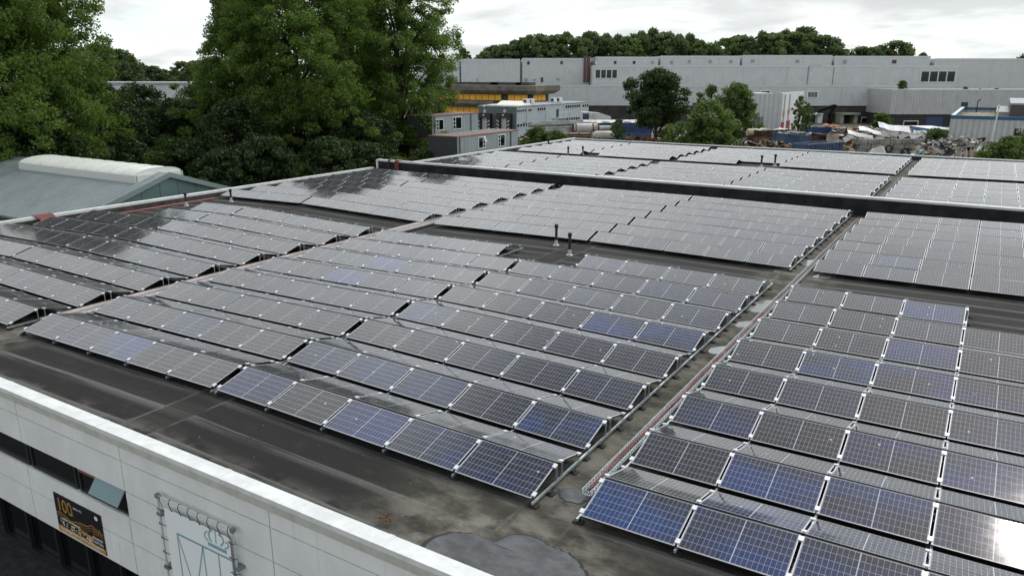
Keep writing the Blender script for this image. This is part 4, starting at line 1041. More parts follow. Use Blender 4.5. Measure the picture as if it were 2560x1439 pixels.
# dock bays and doors in the plinth
for px0, px1, py0, py1, kind_ in ((2090, 2132, 281, 316, 'canopy'), (2016, 2050, 283, 316, 'bay'), (2156, 2172, 295, 308, 'window'), (2262, 2294, 304, 318, 'window2'), (2318, 2356, 293, 316, 'blue')):
    dd = -14 if px0 > 2240 else 0; y_ = -13.6 if px0 > 2240 else .4
    x0, z1 = hp(px0, py0, dd); x1, z0 = hp(px1, py1, dd); b = MB()
    if kind_ == 'canopy':
        b.box(x0, x1, -4.0, .38, z1 - .5, z1); b.box(x0 + .2, x0 + 1.2, -3, .39, GZ, z1 - .5); b.box(x1 - 1.2, x1 - .2, -3, .39, GZ, z1 - .5); obj('dock_canopy', b, mat('canopy_concrete', (.30, .30, .24), .8, 0, .3, .2, .6), hall)
    elif kind_ == 'bay': b.box(x0, x1, -1.5, .38, z1 - .4, z1); b.box(x1 - 1.4, x1 - .1, -1.4, .39, GZ, z1 - .4); obj('dock_canopy', b, HTRIM, hall)
    elif kind_ == 'blue': b.box(x0, x1, y_ - .1, y_ - .01, GZ, z1); obj('blue_door', b, mat('blue_door_paint', (.025, .05, .13), .5), hall)
    else:
        b.box(x0, x1, y_ - .1, y_ - .02, z0, z1); f = MB()
        for q in ((x0 - .2, x1 + .2, z1, z1 + .25), (x0 - .2, x1 + .2, z0 - .25, z0), (x0 - .2, x0, z0, z1), (x1, x1 + .2, z0, z1)): f.box(q[0], q[1], y_ - .14, y_ - .02, q[2], q[3])
        wf = link('window', f.mesh('window', HTRIM), hall); link('pane', b.mesh('pane', DARKGLASS), wf)
x0, z1 = hp(2219, 225, -1); x1, _ = hp(2232, 225, -1); _, z0 = hp(2219, 283, -1); b = MB(); b.box(x0, x0 + .3, -1, -.1, z0, z1); b.box(x0 + .3, x1, -1, -.1, z1 - .3, z1); b.box(x0 + .3, x1, -1, -.1, z1 - 2, z1 - 1.7); obj('downpipe_box', b, mat('pipe_box', (.17, .165, .15), .7), hall)

# a smaller white building glimpsed between the left trees
p = at_d(330, 206, 165); p2 = at_d(480, 240, 165)
wb = thing('white_shed', 'white flat building glimpsed through the gap between the trees', 'building', (p.x, p.y, GZ))
Mw = Matrix.Translation((p.x, p.y, 0)) @ Matrix.Rotation(R(-YAW), 4, 'Z')
b = MB(); b.box(-12, 22, 0, 14, GZ, p.z - .4, 0, Mw); obj('wall', b, mat('white_wall', (.55, .56, .56), .6, 0, .3, .1, .3), wb)
b = MB(); b.box(-12.3, 22.3, -.3, 14.3, p.z - .39, p.z, 0, Mw); obj('roof_edge', b, mat('slate_edge', (.30, .33, .35), .5), wb)

# ------------------------------------------------------------------ scrap yard
def fr(px, dd, turn=0.0):
    p = at_d(px, 300, dd); return Matrix.Translation((p.x, p.y, GZ)) @ Matrix.Rotation(R(-YAW + turn), 4, 'Z')
def zof(py, dd, px=1280): return at_d(px, py, dd).z - GZ
def wof(npx, dd): return npx / FPX * dd
RUSTY = mat('rusty_steel', (.16, .075, .040), .8, .1, .3, .5, 1.2); RUSTD = mat('dark_rust', (.07, .040, .028), .85, .1, .3, .5, 1.5)
TANKW = mat('tank_cream', (.62, .61, .52), .45, 0, .4, .12, .8); DIRTYW = mat('dirty_white', (.56, .545, .50), .6, 0, .4, .3, .6); BLUEC = mat('container_blue', (.030, .065, .17), .5, 0, .4, .3, .8); BLUED = mat('faded_blue', (.055, .085, .15), .6, 0, .4, .4, .7)
CONCB = mat('concrete_block', (.26, .25, .22), .9, 0, .2, .35, .6); TIMB = mat('grey_timber', (.22, .17, .12), .85, 0, .2, .4, 2); GREENT = mat('green_tarp', (.25, .34, .13), .6, 0, .3, .2, .8)
def root(name, label, cat, M, group=None): return thing(name, label, cat, tuple(M.translation), group)
def MT(M, mb_fn, *a): pass
class MBM(MB):
    """geometry given in a local frame M, stored in world space"""
    def __init__(s, M): super().__init__(); s.M = M
    def done(s): s.v = [tuple(s.M @ Vector(p)) for p in s.v]; return s

# cream pressure tank
M = fr(1515, 138, 3); tk = root('storage_tank', 'cream cylindrical tank with domed ends lying behind the far roof edge', 'tank', M)
zc = zof(337, 138); rr = wof(9.5, 138); L_ = wof(30, 138)
b = MBM(M); b.tube([(-L_, 0, zc), (-L_ + .05, 0, zc), (-L_ + .5, 0, zc), (L_ - .5, 0, zc), (L_ - .05, 0, zc), (L_, 0, zc)], [rr * .3, rr * .6, rr, rr, rr * .6, rr * .3], 16); smooth(obj('shell', b.done(), TANKW, tk))
b = MBM(M); b.box(-L_ * .6, -L_ * .5, -rr * .8, rr * .8, 0, zc - rr * .6); b.box(L_ * .5, L_ * .6, -rr * .8, rr * .8, 0, zc - rr * .6); obj('tank_saddle', b.done(), RUSTD, tk)
# big flanged pipe
M = fr(1462, 152, 4); tk = root('steel_pipe', 'large white steel pipe with rusty flange rings lying in the scrap yard', 'pipe', M)
zc = zof(320, 152); rr = wof(11, 152); L_ = wof(30, 152)
b = MBM(M); b.tube([(-L_, 0, zc), (L_ * 1.05, 0, zc)], rr, 16); smooth(obj('pipe_shell', b.done(), DIRTYW, tk))
b = MBM(M)
for x in (-L_, -L_ + .5, L_ * .62, L_ * 1.05): b.tube([(x, 0, zc), (x + .22, 0, zc)], rr * 1.1, 16)
obj('flange', b.done(), RUSTY, tk)
b = MBM(M); b.box(-L_ * .7, -L_ * .6, -rr, rr, 0, zc - rr * .7); obj('pipe_support', b.done(), DIRTYW, tk)
b = MBM(M); b.box(L_ * .6, L_ * .7, -rr, rr, 0, zc - rr * .7); obj('pipe_support', b.done(), DIRTYW, tk)
b = MBM(M); b.tube([(L_ * 1.1, 0, zc), (L_ * 2.2, 0, zc)], rr * .55, 10); obj('pipe_stub', b.done(), DIRTYW, tk)
# pallet stack
M = fr(1445, 128, 8); tk = root('pallet_stack', 'brown timber stack of boards beside the cream tank', 'timber stack', M)
h0 = zof(331, 128); w_ = wof(34, 128); b = MBM(M); n = 15
for k in range(n):
    z = h0 * k / n; o_ = random.Random(k).uniform(-.1, .1); b.box(-w_ + o_, w_ + o_, -1.2, 1.2, z, z + h0 / n * .62)
    for x in (-w_ * .8, -.1, w_ * .75): b.box(x, x + .3, -1.1, 1.1, z + h0 / n * .62, z + h0 / n)
obj('boards', b.done(), TIMB, tk)
# blue open container with sheeted top, curved white trailer body
M = fr(1540, 165, 3); tk = root('open_container', 'long dark blue open container with a white sheeted top left of the lone tree', 'container', M)
h1 = zof(303, 165); w_ = wof(86, 165); b = MBM(M); b.box(-w_, w_, -1.4, 1.4, h1 - 2.1, h1 - .25)
for k in range(14): x = -w_ + 2 * w_ * k / 13; b.box(x - .08, x + .08, -1.5, -1.4, h1 - 2.1, h1 - .25)
obj('box', b.done(), BLUEC, tk)
b = MBM(M)
for k in range(10):
    x = -w_ + 2 * w_ * k / 10; b.hexa([(x, -1.5, h1 - .25), (x + w_ / 5, -1.5, h1 - .25), (x + w_ / 5, 1.5, h1 - .25), (x, 1.5, h1 - .25)], [(x, -1.5, h1 + .1 - .3 * (k % 3)), (x + w_ / 5, -1.5, h1 - .02), (x + w_ / 5, 1.5, h1 + .25), (x, 1.5, h1 + .2)])
obj('sheeting', b.done(), DIRTYW, tk); b = MBM(M); b.box(-w_, w_, -1.3, 1.3, 0, h1 - 2.12); obj('underframe', b.done(), BLUED, tk)
M = fr(1488, 172, 3); tk = root('box_trailer', 'white curved-top trailer body with a dark blue end behind the blue container', 'trailer', M)
h1 = zof(280, 172); hb = zof(303, 172); w_ = wof(36, 172)
b = MBM(M); n = 8; top_ = [(-w_ * .5 + 1.5 * w_ * k / n, h1 - .9 * (k / n) ** 2) for k in range(n + 1)]
for (xa, za), (xb, zb_) in zip(top_[:-1], top_[1:]): b.hexa([(xa, -1.3, hb - 1.5), (xb, -1.3, hb - 1.5), (xb, 1.3, hb - 1.5), (xa, 1.3, hb - 1.5)], [(xa, -1.3, za), (xb, -1.3, zb_), (xb, 1.3, zb_), (xa, 1.3, za)])
b.box(-w_, -w_ * .52, -1.32, 1.32, h1 - .3, h1); b.box(-w_, -w_ * .92, -1.32, 1.32, hb - 1.5, h1 - .31)
obj('body', b.done(), DIRTYW, tk); b = MBM(M); b.box(-w_ * .9, -w_ * .51, -1.2, 1.2, hb - 1.5, h1 - .32); obj('blue_end', b.done(), BLUEC, tk)
b = MBM(M)
for x in (-w_ * .5, w_ * .3, w_ * .6): b.tube([(x, -1.25, .55), (x, 1.25, .55)], .55, 12)
b.box(-w_, w_, -.6, .6, .9, hb - 1.52); obj('chassis', b.done(), BLACK, tk)
# steel beams stacked by the dock
M = fr(1385, 150, 28); tk = root('steel_beam_pile', 'slanting pile of pale grey steel beams in front of the dock building', 'beams', M); b = MBM(M); rg = random.Random(2)
for k in range(16):
    y = rg.uniform(-2, 2); z = zof(330, 150) + rg.uniform(-1.5, 1.8); b.box(-5 + rg.uniform(-1, 1), 8 + rg.uniform(-2, 2), y, y + .4, z, z + .3)
b.box(-4, 6, -2, 2, 0, zof(338, 150)); obj('beams', b.done(), mat('beam_grey', (.40, .41, .40), .55, .2, .4, .3, .6), tk)
# wheel loader cab half hidden by the bush, concrete mixer drums
M = fr(1872, 150, -20); tk = root('tipper_truck', 'old white truck cab parked before the open shed, half behind the bush', 'truck', M); s = 1.0
h1 = zof(301, 150); b = MBM(M); b.hexa([(-1.9, -1.1, h1 - 2.6), (1.2, -1.1, h1 - 2.6), (1.2, 1.1, h1 - 2.6), (-1.9, 1.1, h1 - 2.6)], [(-1.7, -1.05, h1), (.6, -1.05, h1), (.6, 1.05, h1), (-1.7, 1.05, h1)])
b.hexa([(1.2, -1.0, h1 - 2.6), (2.6, -1.0, h1 - 2.6), (2.6, 1.0, h1 - 2.6), (1.2, 1.0, h1 - 2.6)], [(1.2, -1.0, h1 - 1.5), (2.5, -1.0, h1 - 1.65), (2.5, 1.0, h1 - 1.65), (1.2, 1.0, h1 - 1.5)]); obj('cab', b.done(), mat('truck_white', (.42, .44, .42), .5), tk)
b = MBM(M); b.box(-1.4, .3, -1.12, -1.06, h1 - 1.25, h1 - .3); b.box(-1.4, .3, 1.06, 1.12, h1 - 1.25, h1 - .3); obj('window', b.done(), DARKGLASS, tk)
b = MBM(M)
for x in (-1.4, 1.7):
    for y in (-1.2, .8): b.tube([(x, y, .6), (x, y + .4, .6)], .6, 14)
b.box(-5, 2.2, -.6, .6, .9, h1 - 2.62); obj('wheels_and_chassis', b.done(), RUBBER, tk)
M = fr(1893, 128, 4); tk = root('storage_tank', 'yellowed rusty cylinder with a dark end beside the bush', 'tank', M); zc = zof(330, 128); rr = wof(9, 128); L_ = wof(22, 128)
b = MBM(M); b.tube([(-L_, 0, zc), (L_, 0, zc - .1)], rr, 14); smooth(obj('shell', b.done(), mat('yellowed_steel', (.50, .42, .27), .6, 0, .4, .4, .9), tk)); b = MBM(M); b.tube([(L_ + .1, .3, zc - .1), (L_ * 1.5, .3, zc - .1), (L_ * 1.7, .3, zc - .3)], [rr * 1.05, rr * 1.05, rr * .6], 12); b.box(-L_, L_, -rr, rr, 0, zc - rr * .9); obj('dark_end', b.done(), RUSTD, tk)
# rust cage and drums
M = fr(1905, 112, 2); tk = root('cage_rack', 'rusty wire cage full of scrap under the yellowed cylinder', 'cage', M); h1 = zof(342, 112); w_ = wof(24, 112); b = MBM(M)
for k in range(12): x = -w_ + 2 * w_ * k / 11; b.box(x, x + .06, -1, -.94, 0, h1); b.box(x, x + .06, .94, 1, 0, h1)
for k in range(6): z = h1 * k / 5; b.box(-w_, w_, -1.02, -.98, z - .03, z + .03)
b.box(-w_ + .1, w_ - .1, -.8, .8, 0, h1 * .6); obj('cage', b.done(), RUSTY, tk)
# blue tipping skips / trailers
def skip(px, dd, turn, pyt, hw, ln, label, m_, load=None):
    M = fr(px, dd, turn); tk = root('scrap_trailer', label, 'trailer', M); h1 = zof(pyt, dd); b = MBM(M)
    w_ = hw; b.box(-w_, w_, -ln, -ln + .12, h1 - 1.9, h1); b.box(-w_, w_, ln - .12, ln, h1 - 1.9, h1); b.box(-w_, -w_ + .12, -ln + .12, ln - .12, h1 - 1.9, h1); b.box(w_ - .12, w_, -ln + .12, ln - .12, h1 - 1.9, h1); b.box(-w_ + .12, w_ - .12, -ln + .12, ln - .12, h1 - 1.9, h1 - 1.78)
    for k in range(9): y = -ln + 2 * ln * k / 8; b.box(w_, w_ + .1, y - .07, y + .07, h1 - 1.9, h1)
    b.box(-w_ - .05, w_ + .12, -ln - .06, -ln, h1 - .14, h1 + .03); obj('tub', b.done(), m_, tk)
    b = MBM(M); rg = random.Random(px)
    for k in range(60):
        Mx = Matrix.Translation((rg.uniform(-w_ + .4, w_ - .4), rg.uniform(-ln + .4, ln - .4), h1 - .35 + rg.uniform(0, .5))) @ Matrix.Rotation(rg.uniform(0, 6), 4, 'Z') @ Matrix.Rotation(rg.uniform(-.6, .6), 4, 'X'); b.box(-.4, .4, -.2, .2, -.06, .06, 0, Mx)
    obj('load', b.done(), load or mat('shredded_metal', (.17, .17, .17), .5, .4, .5, .5, 3), tk)
    b = MBM(M)
    for y in (-ln * .6, ln * .2, ln * .6):
        for x in (-w_ + .2, w_ - .5): b.tube([(x, y, .55), (x + .35, y, .55)], .55, 12)
    b.box(-.5, .5, -ln - 1.5, ln, .9, h1 - 1.92); obj('wheels', b.done(), RUBBER, tk)
skip(1998, 121, 25, 333, 2.0, 3.4, 'blue tipping trailer heaped with shredded metal behind the far roof edge', BLUED)
skip(2050, 168, 2, 317, 3.6, 1.2, 'dark blue skip standing below the black crane arm', BLUEC)
skip(2105, 165, 2, 321, 1.8, 1.2, 'small blue skip beside the orange crane carriage', BLUEC)
skip(1930, 128, 12, 324, 3.0, 1.6, 'black skip topped with bent pale sheet behind the blue trailer', RUSTD, DIRTYW)
# material handler with a black knuckle arm
M = fr(2080, 172, 8); tk = root('material_handler', 'orange material handler with a folded black knuckle arm and grapple', 'crane', M); h = lambda py: zof(py, 172); X = lambda px: wof(px - 2080, 172)
b = MBM(M); b.box(-1.6, 1.5, -1.2, 1.2, h(324), h(313)); b.hexa([(-1.5, -1.1, h(313)), (.2, -1.1, h(313)), (.2, 1.1, h(313)), (-1.5, 1.1, h(313))], [(-1.2, -1, h(309)), (.1, -1, h(309)), (.1, 1, h(309)), (-1.2, 1, h(309))]); obj('carriage', b.done(), mat('machine_orange', (.62, .20, .02), .45, 0, .5, .15, 1), tk)
b = MBM(M); arm = [(X(2078), 0, h(312)), (X(2073), 0, h(300)), (X(2072), 0, h(288)), (X(2082), 0, h(266))]
b.tube(arm, [.55, .5, .48, .36], 6); b.tube([(X(2084), 0, h(264)), (X(2060), 0, h(270)), (X(2046), 0, h(275))], [.42, .38, .3], 6); b.tube([(X(2046), 0, h(275)), (X(2040), 0, h(283))], .3, 6); b.tube([(X(2076), -.5, h(304)), (X(2079), -.5, h(284))], .2, 6)
b.box(X(2080), X(2087), -.5, .5, h(267), h(262)); obj('arm', b.done(), mat('arm_black', (.010, .010, .010), .8, 0, .1), tk)
b = MBM(M)
for k in range(5): a = k * 2 * math.pi / 5; b.tube([(X(2040), 0, h(282)), (X(2040) + .9 * math.cos(a), .9 * math.sin(a), h(286)), (X(2040) + .5 * math.cos(a), .5 * math.sin(a), h(293))], [.2, .22, .06], 5)
obj('grapple', b.done(), mat('grapple_grey', (.25, .26, .26), .5, .3), tk)
b = MBM(M)
for x in (-2.0, 1.6):
    for y in (-1.3, .9): b.tube([(x, y, .75), (x, y + .45, .75)], .75, 14)
b.box(-2.2, 2.2, -1, 1, 1.0, h(324) - .02); obj('undercarriage', b.done(), RUBBER, tk)
# rusty trough sections
M = fr(2070, 112, 6); tk = root('trough_stack', 'row of rusty curved trough sections standing behind the far roof edge', 'scrap steel', M); h1 = zof(333, 112); b = MBM(M); w_ = wof(30, 112)
for k in range(9):
    x = -w_ * .1 + w_ * 1.1 * k / 9; n = 6
    for q in range(n):
        a, c = math.pi * q / n, math.pi * (q + 1) / n; r1_ = .55
        b.hexa([(x + r1_ * .5 * math.cos(a), -r1_ * math.sin(a), 0), (x + r1_ * .5 * math.cos(c), -r1_ * math.sin(c), 0), (x + .9 * r1_ * .5 * math.cos(c), -.9 * r1_ * math.sin(c), 0), (x + .9 * r1_ * .5 * math.cos(a), -.9 * r1_ * math.sin(a), 0)],
               [(x + r1_ * .5 * math.cos(a), -r1_ * math.sin(a), h1 - .2), (x + r1_ * .5 * math.cos(c), -r1_ * math.sin(c), h1), (x + .9 * r1_ * .5 * math.cos(c), -.9 * r1_ * math.sin(c), h1), (x + .9 * r1_ * .5 * math.cos(a), -.9 * r1_ * math.sin(a), h1 - .2)])
obj('trough', b.done(), mat('trough_steel', (.42, .36, .28), .7, .1, .3, .5, .8), tk)
b = MBM(M); b.box(-w_, -w_ * .95, -1, 1, 0, h1); b.box(-w_ * .3, -w_ * .25, -1, 1, 0, h1); b.box(-w_, -w_ * .25, -1, 1, h1 - .3, h1); b.box(-w_ * .94, -w_ * .31, -.6, 1, 0, h1 - .35); obj('rust_box', b.done(), RUSTD, tk)
# long blue container side, slanting
M = fr(2075, 100, 33); tk = root('container', 'faded blue open container wall running into the scrap heap', 'container', M); h1 = zof(357, 100); b = MBM(M); b.box(-4, 3.2, 0, .15, 0, h1); b.box(-4, 3.2, 2.2, 2.35, 0, h1)
for k in range(15): x = -3.9 + .5 * k; b.box(x, x + .1, -.08, 0, .1, h1 - .1)
b.box(-4.05, 3.25, -.1, .17, h1 - .12, h1 + .04); b.box(-4, -3.9, .16, 2.19, 0, h1); obj('side', b.done(), BLUED, tk)
# concrete block wall
M = fr(2235, 112, 2); tk = root('block_wall', 'wall of big grey interlocking concrete blocks holding back the sheet metal heap', 'wall', M); h1 = zof(346, 112); b = MBM(M); n = 6; w_ = wof(76, 112); rg = random.Random(4)
for k in range(n):
    z = h1 * k / n; x = -w_ - (.5 if k % 2 else 0)
    while x < w_: b.box(x, min(x + 1.55, w_ + .4), rg.uniform(-.04, .04), .8, z, z + h1 / n - .07); x += 1.66
obj('blocks', b.done(), CONCB, tk)
# scrap heaps: small debris as one mass, the big sheets one by one
def mound(px, dd, w_, dpt, hgt, n, cols, seed, smin, smax, label, turn=0):
    M = fr(px, dd, turn); rg = random.Random(seed); b = MBM(M)
    nx, ny = 18, 8
    def hh(a, c): return hgt * max(0, 1 - a * a) ** .6 * max(0, 1 - c * c) ** .7
    base = [[((-1 + 2 * i / nx) * w_, (-1 + 2 * j / ny) * dpt, hh(-1 + 2 * i / nx, -1 + 2 * j / ny) * rg.uniform(.75, .95)) for j in range(ny + 1)] for i in range(nx + 1)]
    for i in range(nx):
        for j in range(ny): b.face([base[i][j], base[i + 1][j], base[i + 1][j + 1], base[i][j + 1]], 0)
    for k in range(n):
        a, c = rg.uniform(-.97, .97), rg.uniform(-.97, .97); z = hh(a, c) + rg.uniform(-.15, .25)
        Mx = Matrix.Translation((a * w_, c * dpt, z)) @ Matrix.Rotation(rg.uniform(0, 6.3), 4, 'Z') @ Matrix.Rotation(rg.uniform(-.9, .9), 4, 'X') @ Matrix.Rotation(rg.uniform(-.7, .7), 4, 'Y')
        l, w2, t_ = rg.uniform(smin, smax), rg.uniform(.06, .5) * smax, rg.uniform(.02, .14); b.box(-l, l, -w2 / 2, w2 / 2, -t_, t_, rg.randrange(len(cols)), Mx)
    o = obj('scrap_debris', b.done(), cols); kind(o, 'stuff'); tag(o, label, 'scrap'); return M, hh
GREYM = mat('grey_metal', (.30, .30, .29), .5, .3, .4, .4, 1); SHEETW = mat('sheet_white', (.68, .69, .69), .4, .1, .5, .15, .5); ORNG = mat('orange_rust', (.30, .11, .035), .8, 0, .3, .4, 1); BROWNC = mat('cardboard', (.34, .25, .15), .8, 0, .3, .3, 1)
CS = [RUSTD, GREYM, DIRTYW, ORNG, BLACK, RUSTY, BROWNC]
M1_, hh1 = mound(2245, 120, 10.5, 5.5, zof(328, 120), 800, CS, 11, .2, 1.1, 'heap of mixed rusty scrap under the white sheets', 0)
M2_, hh2 = mound(2410, 98, 8.2, 4.5, zof(350, 98), 800, [GREYM, DIRTYW, GREYM, RUSTD, BLACK, CONCB, BROWNC], 12, .15, 1.1, 'grey heap of twisted scrap metal before the blue-trimmed building')
mound(1900, 108, 9, 3, zof(352, 108), 240, CS, 13, .15, .7, 'low scatter of scrap along the yard beside the bush')
mound(1370, 140, 8, 4, zof(335, 140), 240, CS, 14, .2, .9, 'scrap scatter of dark and white pieces behind the cabin')
mound(1600, 130, 5, 2.5, zof(343, 130), 160, [RUSTY, ORNG, RUSTD, TIMB], 15, .2, 1.0, 'reddish scrap pile at the foot of the lone tree')
mound(2160, 140, 9, 4, zof(322, 140), 420, CS, 16, .2, 1.0, 'dark scrap pile in front of the hall plinth')
mound(2090, 105, 5, 1.5, zof(358, 105), 260, [GREYM, DIRTYW, RUSTY, CONCB, BROWNC, ORNG], 17, .15, .7, 'mixed bright scrap strewn along the blue container wall')
mound(1960, 140, 9, 2.5, zof(328, 140), 260, [GREYM, DIRTYW, BLACK, RUSTD, CONCB], 18, .15, .8, 'grey and white scrap strewn before the open shed')
sheets = [(2150, 338, 3.6, .7, -14, 12, SHEETW, 'long white metal sheet, lowest of those sliding off the heap'), (2185, 330, 4.2, .8, -16, 8, SHEETW, 'long white metal sheet bridging the middle of the heap'), (2235, 320, 4.4, 1.0, -10, 14, SHEETW, 'broad white metal sheet on the crest of the heap'),
          (2232, 331, 1.0, 1.3, 80, 30, SHEETW, 'square white metal sheet hanging down the face of the heap'), (2262, 336, 1.6, .7, 30, 25, SHEETW, 'white sheet with a rusty edge, right of the hanging square sheet'), (2205, 340, 1.5, .8, 50, 28, DIRTYW, 'cream sheet folded over brown board on the heap face'),
          (2290, 338, 1.7, .7, 24, 30, SHEETW, 'tilted white sheet at the end of the heap by the blue container'), (2300, 330, 1.8, .4, 5, 15, DIRTYW, 'narrow pale sheet in front of the blue container'), (2275, 356, 1.4, .5, 20, 20, SHEETW, 'white sheet lying in front of the block wall'),
          (2165, 350, .9, .5, 60, 30, DIRTYW, 'small pale sheet leaning beside the block wall'), (2120, 345, 1.3, .6, 40, 35, SHEETW, 'white sheet standing at the foot of the heap')]
for k, (px, py, l, w2, rz_, rx_, m_, lab) in enumerate(sheets):
    l *= .55; w2 *= .62
    p = at_d(px, py, 114.5); M = Matrix.Translation(p) @ Matrix.Rotation(R(-YAW), 4, 'Z') @ Matrix.Rotation(R(-rz_ * .9), 4, 'Y') @ Matrix.Rotation(R(rx_ + 20), 4, 'X')
    b = MBM(M); n = 6; rg = random.Random(k)
    zz_ = [rg.uniform(-.12, .12) for _ in range(n + 1)]
    for q in range(n):
        xa, xb = -l + 2 * l * q / n, -l + 2 * l * (q + 1) / n
        b.hexa([(xa, -w2, zz_[q] - .02), (xb, -w2, zz_[q + 1] - .02), (xb, w2, zz_[q + 1] + .06), (xa, w2, zz_[q] + .06)], [(xa, -w2, zz_[q] + .02), (xb, -w2, zz_[q + 1] + .02), (xb, w2, zz_[q + 1] + .1), (xa, w2, zz_[q] + .1)])
    o = obj('metal_sheet', b.done(), m_); tag(o, lab, 'metal sheet', 'white sheets on the scrap heap')
# lattice frame lying on the grey heap
M = fr(2455, 91, -6); tk = root('lattice_girder', 'grey lattice steel frame lying on the scrap heap by the far roof edge', 'steel frame', M); za = zof(394, 91); zb_ = zof(372, 91); w_ = wof(46, 91); b = MBM(M)
b.tube([(-w_, 0, za), (w_ * .8, -.2, za - .1)], .07, 5); b.tube([(-w_, .9, zb_), (w_ * .7, .9, zb_ + .5)], .08, 5)
for k in range(8): x = -w_ + 1.75 * w_ * k / 7; b.tube([(x, 0, za), (x + .25, .9, zb_ + .5 * k / 7)], .055, 5)
b.tube([(w_ * .8, -.2, za), (w_ * .7, .9, zb_ + .5)], .07, 5); obj('bars', b.done(), mat('frame_grey', (.33, .32, .29), .6, .2, .4, .3, 1), tk)
M = fr(2440, 92.5, 0); b = MBM(M)
for k in range(6): x = -1.5 + .75 * k; b.hexa([(x, 0, zof(398, 92.5)), (x + .45, 0, zof(398, 92.5)), (x + .75, .6, zof(378, 92.5)), (x + .2, .6, zof(378, 92.5))], [(x, -.04, zof(398, 92.5)), (x + .45, -.04, zof(398, 92.5)), (x + .75, .56, zof(378, 92.5)), (x + .2, .56, zof(378, 92.5))])
tag(obj('board_bundle', b.done(), BROWNC), 'brown boards standing in the grey lattice frame', 'boards')
# tyres and an old tub before the block wall
for px, py, dd, lab in ((2222, 372, 104, 'black tyre leaning upright in front of the block wall'), (2262, 380, 100, 'black tyre lying at the foot of the block wall')):
    p = at_d(px, py, dd); b = MB(); n = 16; ax = Vector((HR.x, HR.y, 0)); up = Vector((0, 0, 1)); tr_ = .42
    ring = [p + ax * (tr_ * math.cos(2 * math.pi * k / n)) + up * (tr_ * math.sin(2 * math.pi * k / n)) for k in range(n + 1)]; b.tube(ring, .15, 8, caps=False); smooth(tag(obj('tyre', b, RUBBER), lab, 'tyre'))
p = at_d(2195, 374, 102); b = MB(); M = Matrix.Translation(p) @ Matrix.Rotation(.5, 4, 'Z'); b.hexa([M @ Vector(q) for q in ((-1.1, -.6, -.8), (1.1, -.6, -.8), (1.2, .6, -.8), (-1.2, .6, -.8))], [M @ Vector(q) for q in ((-.7, -.3, .2), (.3, -.3, .55), (.8, .3, .3), (-.6, .3, .1))]); tag(obj('plastic_tub', b, TANKW), 'upturned cream plastic tub before the block wall', 'tub')
p = at_d(2315, 379, 97); b = MB(); b.hexa([p + HR * -.9 + Vector((0, 0, -.3)), p + HR * .9 + Vector((0, 0, -.3)), p + HR * .9 + HF + Vector((0, 0, -.3)), p - HR * .9 + HF + Vector((0, 0, -.3))], [p + HR * -.4 + Vector((0, 0, .2)), p + HR * .5 + Vector((0, 0, .25)), p + HR * .5 + HF * .8 + Vector((0, 0, .3)), p - HR * .5 + HF * .8 + Vector((0, 0, .2))]); tag(obj('tarpaulin', b, mat('light_blue_sheet', (.13, .36, .52), .5)), 'crumpled light blue plastic sheet on the scrap', 'plastic sheet')
# green tarps beside the bush
for px, py, w_, lab in ((1690, 344, 34, 'wide low green tarpaulin tent left of the bush'), (1912, 345, 20, 'pale green pointed tarpaulin right of the bush')):
    M = fr(px, 112, 0); h1 = zof(py, 112); ww = wof(w_, 112); b = MBM(M); n = 8
    pr = [(-ww + 2 * ww * k / n, max(.05, h1 * (1 - abs(-1 + 2 * k / n) ** (2.0 if px < 1800 else 1.0)))) for k in range(n + 1)]
    for (xa, za), (xb, zb_) in zip(pr[:-1], pr[1:]): b.hexa([(xa, -1, 0), (xb, -1, 0), (xb, 3, 0), (xa, 3, 0)], [(xa, -1, za), (xb, -1, zb_), (xb, 3, zb_ * .9), (xa, 3, za * .9)])
    tag(obj('tarpaulin', b.done(), GREENT), lab, 'tarpaulin')
# open white-sided shed with red doors
M = fr(1917, 178, 0); sd = root('open_shed', 'pale ribbed shed with a dark opening and white side with red doors', 'building', M); h1 = zof(233, 178); wl, wr = wof(1880 - 1917, 178), wof(1951 - 1917, 178)
SHG = corrugated('shed_sheet_grey', (.50, .51, .51), (.57, .575, .57), 'x', .9, .6, .5, .1, .15)
b = MBM(M); b.box(wof(1908 - 1917, 178), wr, 0, .4, 0, h1); b.box(wl, wof(1908 - 1917, 178) - .01, 0, .4, zof(291, 178), h1); b.box(wl, wl + .4, .41, 11, 0, h1); b.box(wl, wr - .5, 11.01, 11.4, 0, h1); b.box(wl + .41, wr - .5, .41, 11, h1 - .4, h1 - .1); obj('wall', b.done(), SHG, sd)
hb = wof(2001 - 1917, 191) + 13 * 637 / FPX ; b = MBM(M); b.hexa([(wr, -.05, 0), (hb, 13, 0), (hb, 13.4, 0), (wr - .4, .6, 0)], [(wr, -.05, h1 + .1), (hb, 13, h1 + .2), (hb, 13.4, h1 + .2), (wr - .4, .6, h1 + .1)]); obj('white_side', b.done(), mat('shed_white', (.70, .71, .70), .5, 0, .4, .06, .5), sd)
def sideq(mb, a0, a1, z0, z1):
    f = lambda a: (wr + (hb - wr) * a + .03, -.05 + 13.05 * a - .06); (xa, ya), (xb, yb) = f(a0), f(a1)
    mb.hexa([(xa, ya, z0), (xb, yb, z0), (xb - .02, yb + .02, z0), (xa - .02, ya + .02, z0)], [(xa, ya, z1), (xb, yb, z1), (xb - .02, yb + .02, z1), (xa - .02, ya + .02, z1)])
b = MBM(M); sideq(b, .02, .15, .2, h1 * .30); sideq(b, .26, .42, .4, h1 * .32); obj('red_door', b.done(), mat('red_door_paint', (.30, .02, .03), .5), sd)
b = MBM(M); sideq(b, .08, .13, h1 * .31, h1 * .97); sideq(b, .30, .35, h1 * .33, h1 * .97); obj('grey_strip', b.done(), HGREY, sd)
